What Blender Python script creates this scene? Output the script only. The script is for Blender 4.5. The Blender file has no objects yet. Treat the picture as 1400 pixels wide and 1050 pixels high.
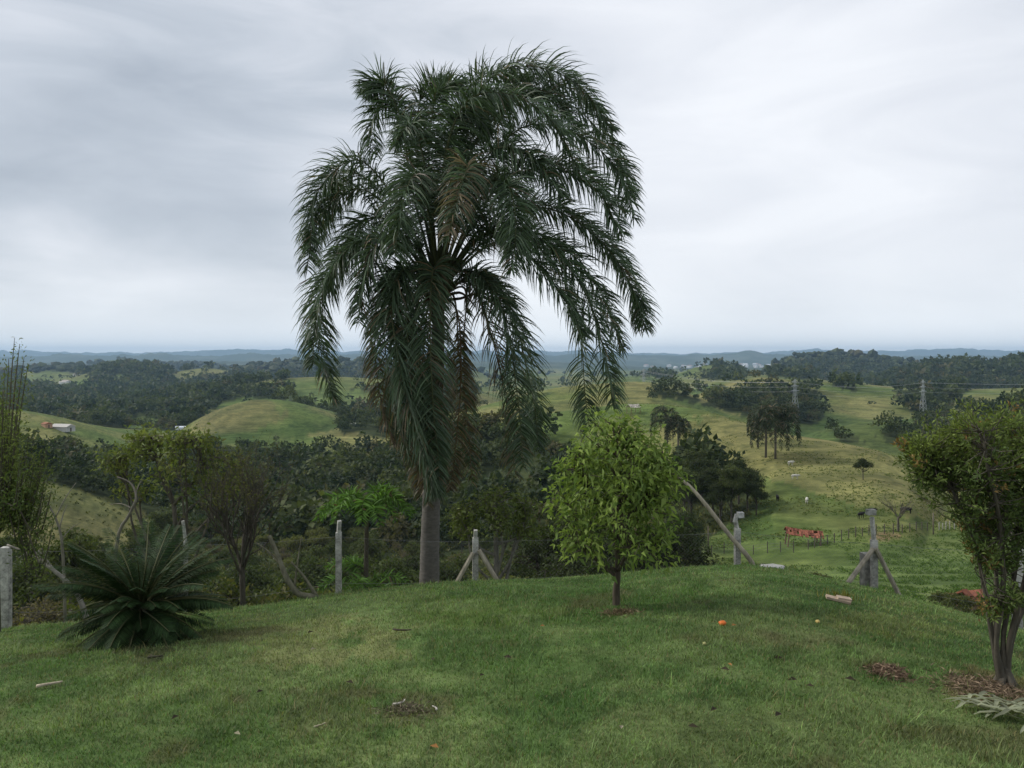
import bpy, math, random
import numpy as np
from mathutils import Vector, Matrix

# ------------------------------------------------------------------ camera, sky, sun, exposure
SC = bpy.context.scene
C = SC.collection
F = 1130.0                      # focal length in photograph pixels (1400 wide)
HZ = 487.0                      # horizon row
EYE = 1.65
cam = bpy.data.cameras.new('camera'); camo = bpy.data.objects.new('camera', cam); C.objects.link(camo)
cam.sensor_width = 36.0; cam.lens = 36.0 * F / 1400.0
cam.shift_y = -(525.0 - HZ) / 1400.0
cam.clip_start = 0.1; cam.clip_end = 80000.0
camo.location = (0, 0, 0); camo.rotation_euler = (math.radians(90), 0, 0)
SC.camera = camo

SUN_EL = math.radians(38); SUN_AZ = math.radians(-72)     # azimuth from +Y towards +X
w = bpy.data.worlds.new('World'); SC.world = w; w.use_nodes = True
nt = w.node_tree; nt.nodes.clear()
def N(t, kind, **kw):
    n = t.nodes.new(kind)
    for k, v in kw.items(): setattr(n, k, v)
    return n
def mth(t, op, a, b=None, c=None, clamp=False):
    n = N(t, 'ShaderNodeMath', operation=op); n.use_clamp = clamp
    for i, v in enumerate((a, b, c)):
        if v is None: continue
        if isinstance(v, (int, float)): n.inputs[i].default_value = v
        else: t.links.new(v, n.inputs[i])
    return n.outputs[0]
def ramp(t, fac, stops):
    r = N(t, 'ShaderNodeValToRGB'); t.links.new(fac, r.inputs[0])
    el = r.color_ramp.elements
    while len(el) < len(stops): el.new(0.5)
    for e, (p, c) in zip(el, stops):
        e.position = p; e.color = (c[0], c[1], c[2], 1)
    return r.outputs[0]
def noise(t, vec, scale, detail=4, rough=0.55, dist=0.0):
    n = N(t, 'ShaderNodeTexNoise'); t.links.new(vec, n.inputs['Vector'])
    n.inputs['Scale'].default_value = scale; n.inputs['Detail'].default_value = detail
    n.inputs['Roughness'].default_value = rough; n.inputs['Distortion'].default_value = dist
    return n.outputs['Fac']
def mixc(t, fac, a, b, mode='MIX'):
    n = N(t, 'ShaderNodeMix', data_type='RGBA', blend_type=mode)
    for s, v in ((n.inputs[0], fac), (n.inputs[6], a), (n.inputs[7], b)):
        if isinstance(v, (int, float)): s.default_value = v
        elif isinstance(v, tuple): s.default_value = (v[0], v[1], v[2], 1)
        else: t.links.new(v, s)
    return n.outputs[2]

sky = N(nt, 'ShaderNodeTexSky', sky_type='NISHITA'); sky.sun_disc = False
sky.sun_elevation = SUN_EL; sky.sun_rotation = SUN_AZ; sky.air_density = 1.2; sky.dust_density = 2.0
bg1 = N(nt, 'ShaderNodeBackground'); bg1.inputs[1].default_value = 0.06
nt.links.new(sky.outputs[0], bg1.inputs[0])
tc = N(nt, 'ShaderNodeTexCoord'); sp = N(nt, 'ShaderNodeSeparateXYZ'); nt.links.new(tc.outputs['Generated'], sp.inputs[0])
SKY_OFF = (7.3, -2.2, 1.9)
def skyvec(sx, sy, sz, off):
    mp = N(nt, 'ShaderNodeMapping'); mp.inputs['Scale'].default_value = (sx, sy, sz); mp.inputs['Location'].default_value = off
    nt.links.new(tc.outputs['Generated'], mp.inputs[0]); return mp.outputs[0]
n1 = noise(nt, skyvec(1.0, 1.0, 2.0, SKY_OFF), 1.25, 3, 0.5, 0.2)
n2 = noise(nt, skyvec(1.0, 1.0, 4.2, SKY_OFF), 3.0, 7, 0.56, 0.6)
cl = mth(nt, 'ADD', mth(nt, 'MULTIPLY', n1, 0.76), mth(nt, 'MULTIPLY', n2, 0.24))
ccol = ramp(nt, cl, [(0.37, (0.25, 0.28, 0.325)), (0.45, (0.335, 0.365, 0.41)), (0.53, (0.47, 0.49, 0.53)), (0.64, (0.575, 0.59, 0.62))])
hor = mth(nt, 'POWER', mth(nt, 'SUBTRACT', 1.0, mth(nt, 'MULTIPLY', mth(nt, 'MAXIMUM', sp.outputs[2], 0.0), 6.0), clamp=True), 2.0)
ccol = mixc(nt, mth(nt, 'MULTIPLY', hor, 0.72), ccol, (0.70, 0.73, 0.745))
bg2 = N(nt, 'ShaderNodeBackground'); nt.links.new(ccol, bg2.inputs[0]); bg2.inputs[1].default_value = 1.0
mx = N(nt, 'ShaderNodeMixShader'); mx.inputs[0].default_value = 0.93
nt.links.new(bg1.outputs[0], mx.inputs[1]); nt.links.new(bg2.outputs[0], mx.inputs[2])
ow = N(nt, 'ShaderNodeOutputWorld'); nt.links.new(mx.outputs[0], ow.inputs[0])

sl = bpy.data.lights.new('sun', 'SUN'); sl.energy = 1.5; sl.angle = math.radians(14); sl.color = (1.0, 0.96, 0.88)
so = bpy.data.objects.new('sun', sl); C.objects.link(so)
sd = Vector((math.sin(SUN_AZ) * math.cos(SUN_EL), math.cos(SUN_AZ) * math.cos(SUN_EL), math.sin(SUN_EL)))
so.rotation_euler = sd.to_track_quat('Z', 'Y').to_euler(); so.location = sd * 60

vs = SC.view_settings; vs.view_transform = 'Standard'; vs.look = 'None'; vs.gamma = 1; vs.exposure = 0.78; vs.use_curve_mapping = False
SC.render.resolution_x = 1024; SC.render.resolution_y = 768
SC.cycles.max_bounces = 6; SC.cycles.transparent_max_bounces = 8; SC.cycles.volume_bounces = 0

# ------------------------------------------------------------------ helpers
RG = np.random.default_rng(7)
def smooth(a, b, x):
    t = np.clip((x - a) / (b - a), 0, 1); return t * t * (3 - 2 * t)
def hash2(ix, iy, seed):
    h = (ix.astype(np.int64) * 374761393 + iy.astype(np.int64) * 668265263 + seed * 69069) & 0xffffffff
    h = ((h ^ (h >> 13)) * 1274126177) & 0xffffffff
    h = h ^ (h >> 16)
    return (h & 0xffff) / 65535.0
def vn(x, y, seed=0):
    x = np.asarray(x, float); y = np.asarray(y, float)
    ix = np.floor(x); iy = np.floor(y); fx = x - ix; fy = y - iy
    fx = fx * fx * (3 - 2 * fx); fy = fy * fy * (3 - 2 * fy)
    a = hash2(ix, iy, seed); b = hash2(ix + 1, iy, seed); c = hash2(ix, iy + 1, seed); d = hash2(ix + 1, iy + 1, seed)
    return (a * (1 - fx) + b * fx) * (1 - fy) + (c * (1 - fx) + d * fx) * fy
def fbm(x, y, seed=0, octs=4, gain=0.5):
    s = 0; a = 1; t = 0
    for o in range(octs):
        s = s + a * vn(x * 2 ** o + 17.3 * o, y * 2 ** o - 9.1 * o, seed + o); t += a; a *= gain
    return s / t
def P(px, py, d): return Vector(((px - 700) / F * d, d, (HZ - py) / F * d))

def mesh_np(name, V, faces, cols=None, smoothf=False):
    """faces: list of int arrays (n,3) or (n,4)"""
    me = bpy.data.meshes.new(name)
    V = np.asarray(V, np.float32).reshape(-1, 3)
    me.vertices.add(len(V)); me.vertices.foreach_set('co', V.ravel())
    faces = [np.asarray(f, np.int32) for f in faces if len(f)]
    li = np.concatenate([f.ravel() for f in faces]); tot = np.concatenate([np.full(len(f), f.shape[1], np.int32) for f in faces])
    st = np.concatenate([[0], np.cumsum(tot)[:-1]]).astype(np.int32)
    me.loops.add(len(li)); me.loops.foreach_set('vertex_index', li)
    me.polygons.add(len(tot)); me.polygons.foreach_set('loop_start', st); me.polygons.foreach_set('loop_total', tot)
    me.polygons.foreach_set('use_smooth', np.full(len(tot), smoothf, bool))
    if cols is not None:
        ca = me.attributes.new('Col', 'FLOAT_COLOR', 'POINT')
        c4 = np.ones((len(V), 4), np.float32); c4[:, :3] = cols
        ca.data.foreach_set('color', c4.ravel())
    me.update(calc_edges=True); me.validate()
    return me

class MB:
    def __init__(s): s.V = []; s.F3 = []; s.F4 = []; s.K = []; s.n = 0
    def add(s, V, F3=None, F4=None, col=(1, 1, 1)):
        V = np.asarray(V, float).reshape(-1, 3)
        if F3 is not None and len(F3): s.F3.append(np.asarray(F3, int) + s.n)
        if F4 is not None and len(F4): s.F4.append(np.asarray(F4, int) + s.n)
        col = np.asarray(col, float)
        s.K.append(np.broadcast_to(col, (len(V), 3)) if col.ndim == 1 else col)
        s.V.append(V); s.n += len(V)
    def box(s, c, sz, rot=None, col=(1, 1, 1)):
        v = np.array([[x, y, z] for x in (-.5, .5) for y in (-.5, .5) for z in (-.5, .5)]) * np.asarray(sz, float)
        if rot is not None: v = v @ np.array(rot.to_3x3()).T
        s.add(v + np.asarray(c, float), F4=[[0, 1, 3, 2], [4, 6, 7, 5], [0, 4, 5, 1], [2, 3, 7, 6], [0, 2, 6, 4], [1, 5, 7, 3]], col=col)
    def tube(s, pts, rad, n=6, col=(1, 1, 1), cap=True, jit=0.0):
        pts = np.asarray(pts, float); m = len(pts)
        rad = np.broadcast_to(np.asarray(rad, float), (m,))
        T = np.gradient(pts, axis=0); T /= (np.linalg.norm(T, axis=1)[:, None] + 1e-9)
        ref = np.array([0.3, 0.2, 1.0]) if abs(T[0, 2]) < 0.8 else np.array([1.0, 0.2, 0.1])
        u = np.cross(ref, T); u /= (np.linalg.norm(u, axis=1)[:, None] + 1e-9); v = np.cross(T, u)
        a = np.arange(n) * 2 * math.pi / n
        R = rad[:, None, None] * np.ones((m, n, 1))
        if jit: R = R * (1 + jit * (RG.random((m, n, 1)) - .5))
        V = pts[:, None, :] + R * (np.cos(a)[None, :, None] * u[:, None, :] + np.sin(a)[None, :, None] * v[:, None, :])
        i = np.arange(m - 1)[:, None] * n; j = np.arange(n)[None, :]; j2 = (j + 1) % n
        q = np.stack([i + j, i + j2, i + n + j2, i + n + j], -1).reshape(-1, 4)
        V = V.reshape(-1, 3); f3 = []
        if cap:
            V = np.vstack([V, pts[-1] + T[-1] * rad[-1] * .5, pts[0]]); b = (m - 1) * n
            f3 = [[b + k, b + (k + 1) % n, m * n] for k in range(n)] + [[(k + 1) % n, k, m * n + 1] for k in range(n)]
        s.add(V, F3=f3, F4=q, col=col)
    def leaves(s, Pn, D, L, W, col, up=None, fold=0.15, bend=0.0):
        """diamond leaves: Pn base (n,3), D direction (n,3)"""
        Pn = np.asarray(Pn); n = len(Pn)
        if n == 0: return
        D = D / (np.linalg.norm(D, axis=1)[:, None] + 1e-9)
        if up is None: up = RG.normal(size=(n, 3)) + np.array([0, 0, .8])
        S = np.cross(D, up); S /= (np.linalg.norm(S, axis=1)[:, None] + 1e-9)
        Nn = np.cross(S, D)
        L = np.broadcast_to(L, (n,))[:, None]; W = np.broadcast_to(W, (n,))[:, None]
        b = Pn; t = Pn + D * L - np.array([0, 0, 1]) * L * bend
        m = Pn + D * L * .45
        l = m + S * W * .5 + Nn * L * fold * .5; r = m - S * W * .5 + Nn * L * fold * .5
        V = np.stack([b, l, t, r], 1).reshape(-1, 3)
        i = np.arange(n)[:, None] * 4
        f = np.concatenate([i + np.array([[0, 2, 1]]), i + np.array([[0, 3, 2]])])
        col = np.asarray(col); col = np.repeat(col, 4, 0) if col.ndim == 2 else col
        s.add(V, F3=f, col=col)
    def mesh(s, name, smoothf=False):
        V = np.concatenate(s.V); K = np.concatenate(s.K)
        fs = []
        if s.F3: fs.append(np.concatenate(s.F3))
        if s.F4: fs.append(np.concatenate(s.F4))
        return mesh_np(name, V, fs, K, smoothf)
    def build(s, name, mat, parent=None, smoothf=False):
        me = s.mesh(name, smoothf); me.materials.append(mat)
        return link(name, me, parent)
def link(name, me, parent=None):
    o = bpy.data.objects.new(name, me); C.objects.link(o)
    if parent is not None: o.parent = parent
    return o
def tag(o, label=None, cat=None, group=None, kind=None):
    for k, v in (('label', label), ('category', cat), ('group', group), ('kind', kind)):
        if v: o[k] = v
    return o
def thing(name, label, cat, loc=(0, 0, 0), rz=0, group=None):
    o = bpy.data.objects.new(name, None); C.objects.link(o)
    o.empty_display_size = 0.2; o.location = loc; o.rotation_euler = (0, 0, rz)
    return tag(o, label, cat, group)
def dup(root, loc, rz=0.0, sc=1.0, label=None, group=None):
    r = root.copy(); C.objects.link(r); r.location = loc; r.rotation_euler = (0, 0, rz)
    r.scale = (sc, sc, sc) if isinstance(sc, (int, float)) else sc
    if label: r['label'] = label
    if group: r['group'] = group
    for ch in list(root.children):
        c = ch.copy(); C.objects.link(c); c.parent = r
        for g in list(ch.children):
            e = g.copy(); C.objects.link(e); e.parent = c
    return r
def spline(pts, n):
    pts = np.asarray(pts, float); m = len(pts)
    q = np.vstack([2 * pts[0] - pts[1], pts, 2 * pts[-1] - pts[-2]])
    t = np.linspace(0, m - 1 - 1e-6, n); i = t.astype(int); f = (t - i)[:, None]
    p0, p1, p2, p3 = q[i], q[i + 1], q[i + 2], q[i + 3]
    return .5 * ((2 * p1) + (-p0 + p2) * f + (2 * p0 - 5 * p1 + 4 * p2 - p3) * f ** 2 + (-p0 + 3 * p1 - 3 * p2 + p3) * f ** 3)

# ------------------------------------------------------------------ materials
def newmat(name):
    m = bpy.data.materials.new(name); m.use_nodes = True
    t = m.node_tree; t.nodes.clear(); return m, t
def attr(t):
    a = N(t, 'ShaderNodeAttribute'); a.attribute_name = 'Col'; return a.outputs['Color']
def finish(t, sh):
    o = N(t, 'ShaderNodeOutputMaterial'); t.links.new(sh, o.inputs[0])
def principled(t, col, rough=0.8, spec=0.2, normal=None):
    b = N(t, 'ShaderNodeBsdfPrincipled')
    if isinstance(col, tuple): b.inputs['Base Color'].default_value = (*col, 1)
    else: t.links.new(col, b.inputs['Base Color'])
    b.inputs['Roughness'].default_value = rough; b.inputs['Specular IOR Level'].default_value = spec
    if normal is not None: t.links.new(normal, b.inputs['Normal'])
    return b.outputs[0]
def bump(t, h, strength, dist):
    b = N(t, 'ShaderNodeBump'); b.inputs['Strength'].default_value = strength; b.inputs['Distance'].default_value = dist
    t.links.new(h, b.inputs['Height']); return b.outputs[0]
def leafmat(name, trans=0.3, rough=0.6, spec=0.14):
    m, t = newmat(name); c = attr(t)
    g = N(t, 'ShaderNodeNewGeometry')
    c = mixc(t, 1.0, c, ramp(t, g.outputs['Random Per Island'], [(0, (.72, .74, .72)), (1, (1.25, 1.22, 1.1))]), 'MULTIPLY')
    p = principled(t, c, rough, spec)
    tr = N(t, 'ShaderNodeBsdfTranslucent'); t.links.new(mixc(t, 1.0, c, (1.15, 1.25, .55), 'MULTIPLY'), tr.inputs[0])
    mx = N(t, 'ShaderNodeMixShader'); mx.inputs[0].default_value = trans
    t.links.new(p, mx.inputs[1]); t.links.new(tr.outputs[0], mx.inputs[2]); finish(t, mx.outputs[0]); return m
def roughmat(name, scale, lo, hi, bs=0.3, bd=0.01, rough=0.85, stretch=(1, 1, 1)):
    m, t = newmat(name); c = attr(t); tcn = N(t, 'ShaderNodeTexCoord')
    mp = N(t, 'ShaderNodeMapping'); mp.inputs['Scale'].default_value = stretch; t.links.new(tcn.outputs['Object'], mp.inputs[0])
    n = noise(t, mp.outputs[0], scale, 6, 0.65)
    c2 = mixc(t, 1.0, c, ramp(t, n, [(.3, (lo,) * 3), (.7, (hi,) * 3)]), 'MULTIPLY')
    finish(t, principled(t, c2, rough, .15, bump(t, n, bs, bd))); return m
M = {}
M['leaf'] = leafmat('foliage'); M['palm'] = leafmat('palm_leaflets', .2, .5, .28); M['cycad'] = leafmat('cycad_leaf', .06, .6, .10)
M['grass'] = leafmat('grass_blades', .3, .6, .2)
M['dry'] = roughmat('dry_plant', 30, .6, 1.3, .2, .004)
M['bark'] = roughmat('bark', 14, .5, 1.4, .6, .02, .9, (1, 1, .3))
M['palmbark'] = roughmat('palm_bark', 9, .7, 1.25, .5, .015, .9, (1, 1, 2.5))
M['wood'] = roughmat('weathered_wood', 12, .6, 1.3, .4, .006, .85, (1, 1, .15))
M['concrete'] = roughmat('weathered_concrete', 11, .28, 1.2, .5, .006, .9)
M['stone'] = roughmat('stone', 8, .6, 1.25, .6, .02, .9)
M['wall'] = roughmat('painted_wall', 2, .85, 1.1, .1, .01)
M['tile'] = roughmat('clay_tile', 3, .55, 1.35, .4, .02)
M['metal'] = roughmat('galvanised_metal', 3, .85, 1.1, .05, .001, .5)
M['hide'] = roughmat('hide', 4, .85, 1.1, .1, .01)
M['fruit'] = roughmat('fruit_skin', 40, .9, 1.1, .1, .001, .45)

m, t = newmat('ground'); c = attr(t)
g = N(t, 'ShaderNodeNewGeometry'); pos = g.outputs['Position']
na = noise(t, pos, 0.035, 6, .6); nb = noise(t, pos, 0.5, 6, .65); nc = noise(t, pos, 9, 4, .7)
mpz = N(t, 'ShaderNodeMapping'); mpz.inputs['Scale'].default_value = (.04, .1, 1.1); t.links.new(pos, mpz.inputs[0])
nd = noise(t, mpz.outputs[0], 1.0, 4, .6, .6)
k = mixc(t, 1.0, c, ramp(t, na, [(.3, (.74, .76, .74)), (.7, (1.24, 1.2, 1.16))]), 'MULTIPLY')
k = mixc(t, 1.0, k, ramp(t, nb, [(.3, (.70, .73, .70)), (.7, (1.3, 1.26, 1.2))]), 'MULTIPLY')
k = mixc(t, 1.0, k, ramp(t, nc, [(.3, (.78, .8, .76)), (.7, (1.2, 1.2, 1.2))]), 'MULTIPLY')
k = mixc(t, .85, k, mixc(t, 1.0, k, ramp(t, nd, [(.36, (.62, .66, .6)), (.6, (1.25, 1.2, 1.12))]), 'MULTIPLY'))
hh = mth(t, 'ADD', mth(t, 'MULTIPLY', nb, .5), mth(t, 'MULTIPLY', nc, .06))
finish(t, principled(t, k, .95, .05, bump(t, hh, .5, .35))); M['ground'] = m

# ------------------------------------------------------------------ terrain
CP = [(-400, .39), (-100, .345), (0, .332), (100, .324), (200, .317), (290, .308), (340, .304), (440, .292), (500, .283), (560, .277), (650, .273), (750, .2705),
      (830, .266), (900, .259), (950, .2545), (1020, .252), (1060, .2545), (1100, .262), (1150, .2725), (1200, .2835), (1250, .2945), (1300, .306),
      (1350, .319), (1400, .333), (1700, .40), (2400, .46)]
CPX = np.array([a for a, b in CP]); CPY = np.array([b for a, b in CP])
TD = np.array([10, 14, 20, 40, 70, 110, 150, 200, 280, 400, 600, 900, 1500, 2500, 4000, 7000, 10000, 22000.])
TL = np.array([-3.5, -5, -8, -15, -24, -32, -38, -44, -50, -56, -61, -66, -73, -80, -86, -92, -97, -115.])
TM = np.array([-3.2, -4.6, -7.5, -13.5, -21, -27.5, -30, -34, -41, -49, -57, -66, -73, -80, -86, -92, -97, -115.])
TR = np.array([-3.3, -4.4, -6.5, -12, -20, -27.2, -28.5, -34, -42, -50, -58, -66, -73, -80, -86, -92, -97, -115.])
# ridges: (crest list (px, py, d), front width, back width)
RIDGES = [
    ([(520, 660, 300), (600, 612, 310), (680, 580, 315), (760, 565, 315), (860, 553, 310), (900, 554, 305), (960, 562, 285), (1010, 577, 250), (1060, 593, 222), (1140, 609, 204), (1200, 624, 190), (1250, 648, 176), (1300, 702, 164), (1420, 800, 150)], 105, 85),
    ([(640, 560, 640), (760, 530, 640), (860, 522, 640), (900, 524, 640), (950, 541, 640), (990, 560, 640)], 150, 150),
    ([(235, 606, 600), (265, 580, 600), (300, 560, 600), (335, 548, 600), (370, 545, 600), (405, 550, 610), (440, 560, 620), (480, 575, 640), (520, 590, 640), (560, 606, 640)], 120, 150),
    ([(380, 606, 520), (420, 596, 520), (470, 586, 530), (510, 580, 540), (560, 590, 540), (600, 606, 540)], 90, 120),
    ([(-400, 545, 470), (-100, 553, 470), (30, 562, 470), (70, 571, 475), (110, 583, 480), (150, 598, 480), (190, 612, 480)], 140, 160),
    ([(-400, 610, 240), (-100, 622, 240), (30, 650, 240), (90, 664, 240), (150, 690, 240), (200, 712, 240)], 80, 90),
    ([(930, 552, 800), (965, 536, 800), (1000, 521, 800), (1040, 516, 810), (1100, 521, 850), (1160, 524, 880), (1210, 529, 880), (1250, 532, 880), (1300, 533, 880), (1360, 532, 880), (1450, 530, 880), (2000, 530, 880)], 230, 260),
    ([(1090, 606, 430), (1130, 590, 430), (1180, 580, 450), (1230, 576, 470), (1290, 570, 490), (1340, 565, 480), (1400, 560, 480), (1600, 552, 480)], 110, 110),
    ([(860, 516, 1900), (890, 512, 1900), (915, 516, 1900), (935, 508, 1900), (955, 501, 1900), (975, 498, 1900), (1000, 506, 1900), (1030, 514, 1900), (1060, 522, 1900)], 420, 420),
    ([(1000, 516, 1500), (1060, 512, 1500), (1100, 514, 1500), (1150, 524, 1500)], 260, 300),
    ([(1060, 505, 2600), (1075, 496, 2600), (1095, 490, 2600), (1125, 487, 2600), (1160, 488, 2600), (1190, 491, 2600), (1230, 497, 2600), (1280, 504, 2600)], 500, 500),
    ([(1195, 524, 1650), (1225, 514, 1650), (1250, 506, 1650), (1290, 499, 1650), (1320, 500, 1650), (1350, 504, 1650), (1380, 497, 1650), (1420, 494, 1650), (2000, 490, 1650)], 420, 420),
    ([(20, 512, 2600), (60, 505, 2600), (110, 506, 2600), (140, 512, 2600)], 450, 450),
    ([(90, 518, 2100), (120, 510, 2100), (150, 503, 2100), (180, 500, 2100), (215, 503, 2100), (240, 512, 2100)], 380, 380),
    ([(225, 516, 2200), (250, 506, 2200), (280, 503, 2200), (310, 506, 2200), (340, 514, 2200)], 380, 380),
    ([(240, 545, 1150), (290, 532, 1150), (340, 524, 1150), (390, 517, 1150), (440, 515, 1150), (500, 517, 1150), (560, 520, 1150), (640, 535, 1150)], 300, 320),
    ([(310, 512, 2700), (350, 503, 2700), (400, 499, 2700), (450, 497, 2700), (520, 497, 2700), (620, 502, 2700)], 500, 500),
    ([(125, 500, 4200), (140, 496, 4200), (155, 491, 4200), (165, 492, 4200), (180, 498, 4200), (260, 499, 4200)], 600, 600),
    ([(-400, 493, 6500), (0, 497, 6500), (60, 496, 6500), (130, 497, 6500), (220, 495, 6500), (330, 494, 6500), (420, 496, 6500), (520, 493, 6500), (800, 496, 6500)], 1000, 1000),
    ([(-400, 486, 10000), (0, 490, 10000), (60, 488, 10000), (90, 485.5, 10000), (120, 487, 10000), (150, 488, 10000), (190, 486, 10000), (225, 482.5, 10000), (245, 486, 10000), (270, 487, 10000), (310, 487, 10000), (345, 483, 10000), (370, 485, 10000), (400, 487, 10000), (430, 485, 10000), (520, 486, 10000), (640, 484, 10000), (760, 487, 10000), (860, 485, 10000), (900, 486, 10000), (950, 484, 10000), (985, 484.5, 10000), (1010, 483, 10000), (1025, 480.5, 10000), (1040, 483.5, 10000), (1080, 487, 10000), (1130, 490, 10000), (1250, 489, 10000), (1330, 487, 10000), (1420, 486, 10000), (2000, 486, 10000)], 1400, 1400),
    ([(-400, 481, 17000), (0, 482, 17000), (40, 480, 17000), (80, 484, 17000), (200, 483, 17000), (270, 479.5, 17000), (320, 478.5, 17000), (380, 479, 17000), (460, 482, 17000), (600, 480, 17000), (900, 483, 17000), (1060, 482, 17000), (1110, 479.5, 17000), (1180, 481, 17000), (1260, 480, 17000), (1320, 477.5, 17000), (1400, 480, 17000), (2000, 480, 17000)], 2200, 2200),
]
def lawn_dc(px): return 2 * EYE / np.interp(px, CPX, CPY)
def gz(x, y):
    x = np.asarray(x, float); y = np.asarray(y, float)
    yy = np.maximum(y, 3.0); px = 700 + F * x / yy
    d = np.maximum(y, 0.0)
    c = np.interp(px, CPX, CPY)
    for o in (-40, 40): c = c + np.interp(px + o, CPX, CPY)
    c = c / 3
    b = (c / 2) ** 2 / EYE; dc = 2 * EYE / c
    e = np.clip(d - dc, 0, 5)
    zl = -EYE - b * d * d - 0.10 * e * e
    zl = zl + (fbm(x * .9, y * .9, 5, 3) - .5) * .10 * smooth(2.5, 4.5, d) * (1 - .6 * smooth(5, 10, d))
    ld = np.log(np.maximum(d, 5.0)); lt = np.log(TD)
    zL = np.interp(ld, lt, TL); zM = np.interp(ld, lt, TM); zR = np.interp(ld, lt, TR)
    # soften the knots
    for o in (-.12, .12):
        zL = zL + np.interp(ld + o, lt, TL); zM = zM + np.interp(ld + o, lt, TM); zR = zR + np.interp(ld + o, lt, TR)
    zL /= 3; zM /= 3; zR /= 3
    w1 = smooth(600, 950, px); w2 = smooth(950, 1150, px)
    zb = zL * (1 - w1) + zM * w1; zb = zb * (1 - w2) + zR * w2
    zb = zb + (fbm(x / 60, y / 60, 11, 4) - .5) * 5.0 * smooth(30, 130, d) * (1 - .75 * smooth(900, 1050, px) * (1 - smooth(230, 330, d))) + (fbm(x / 500, y / 500, 21, 4) - .5) * 26 * smooth(900, 2500, d)
    rg = 1 - np.abs(2 * fbm(x / 210 + .25 * vn(x / 90, y / 90, 19), y / 260, 15, 3) - 1)
    zb = zb + (rg - .75) * 26 * smooth(300, 520, d)
    zt = zb
    fl = zb - 1.0
    for cr, wf, wb in RIDGES:
        a = np.array(cr, float)
        dk = np.interp(px, a[:, 0], a[:, 2]); pk = np.interp(px, a[:, 0], a[:, 1])
        for o in (-9, 9): pk = pk + np.interp(px + o, a[:, 0], a[:, 1])
        pk = pk / 3
        edge = smooth(a[0, 0] - 90, a[0, 0], px) * (1 - smooth(a[-1, 0], a[-1, 0] + 90, px))
        dk2 = dk * (1 + .05 * (fbm(x / (dk * .25), y * 0 + 3.3, 31, 2) - .5))
        zc = (HZ - pk) / F * dk2
        if a[0, 2] > 9000: zc = zc + (fbm(x / (dk * .016), y / (dk * .05), 47, 5, .55) - .45) * dk * .0095
        elif a[0, 2] > 1400: zc = zc + (fbm(x / (dk * .006), y / (dk * .01), 41, 3) - .5) * dk * .0022
        else: zc = zc + (fbm(x / 35, y / 35, 43, 3) - .5) * 1.6
        t = np.where(d < dk2, (dk2 - d) / wf, (d - dk2) / wb)
        bell = np.exp(-t * t * 1.3) * edge
        zt = np.maximum(zt, fl + (zc - fl) * bell)
    wt = smooth(0, 1, (d - dc - 1.2) / 7.0)
    return zl * (1 - wt) + zt * wt
def gz1(x, y): return float(gz(np.array([x]), np.array([y]))[0])
def G(px, d, lift=0.0):
    x = (px - 700) / F * d; return Vector((x, d, gz1(x, d) + lift))
def proj(x, y, z): return 700 + F * x / y, HZ - F * z / y
def dpy(px, py, dlo, dhi):
    """distance at which the land is first seen on row py along column px"""
    d = np.exp(np.linspace(math.log(dlo), math.log(dhi), 500)); x = (px - 700) / F * d; q = HZ - F * gz(x, d) / d
    k = np.nonzero(q <= py)[0]; return float(d[k[0]]) if len(k) else float(d[np.argmin(q)])
def inpoly(px, py, poly):
    r = np.zeros(px.shape, bool); n = len(poly)
    for i in range(n):
        x1, y1 = poly[i]; x2, y2 = poly[(i + 1) % n]
        if y1 == y2: continue
        r ^= ((y1 > py) != (y2 > py)) & (px < (x2 - x1) * (py - y1) / (y2 - y1) + x1)
    return r

# woods: polygons in the photograph with a range of distances on the ground
WOODS = [
    ([(-300, 590), (60, 618), (180, 628), (300, 612), (420, 606), (500, 600), (600, 590), (740, 596), (820, 620), (905, 640), (1000, 655), (1040, 690), (1000, 715), (940, 755), (900, 930), (-300, 930)], 16, 470),
    ([(955, 553), (985, 543), (1015, 533), (1060, 527), (1108, 531), (1128, 560), (1112, 584), (1050, 575), (990, 562)], 500, 850),
    ([(1226, 533), (1330, 534), (1305, 556), (1285, 566), (1245, 562)], 500, 900),
    ([(1040, 480), (1300, 480), (1300, 525), (1060, 519)], 2000, 3200),
    ([(1190, 526), (1225, 512), (1260, 495), (1320, 490), (2000, 480), (2000, 533), (1200, 534)], 1100, 2100),
    ([(968, 495), (1000, 500), (1022, 510), (1018, 519), (960, 519), (968, 507)], 1300, 2300),
    ([(895, 505), (915, 512), (925, 520), (905, 521), (890, 514)], 1300, 2300),
    ([(1030, 508), (1110, 508), (1110, 520), (1060, 518)], 1200, 1800),
    ([(-300, 505), (90, 505), (150, 495), (240, 498), (380, 496), (640, 500), (640, 560), (520, 575), (480, 580), (400, 555), (340, 540), (300, 552), (255, 585), (190, 600), (120, 585), (60, 568), (-300, 560)], 640, 4600),
    ([(1128, 582), (1150, 590), (1185, 602), (1178, 610), (1140, 600)], 240, 480),
    ([(880, 532), (930, 538), (955, 546), (945, 552), (890, 542)], 420, 640),
    ([(870, 500), (900, 502), (905, 509), (880, 512)], 1500, 3000),
    ([(1130, 524), (1165, 527), (1175, 536), (1150, 534)], 600, 950),
    ([(1195, 594), (1240, 584), (1300, 572), (1330, 585), (1290, 606), (1230, 614)], 350, 600),
    ([(1310, 560), (1400, 545), (1500, 545), (1500, 610), (1340, 610)], 250, 560),
    ([(455, 575), (510, 565), (560, 580), (560, 600), (470, 592)], 400, 600),
]
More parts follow.
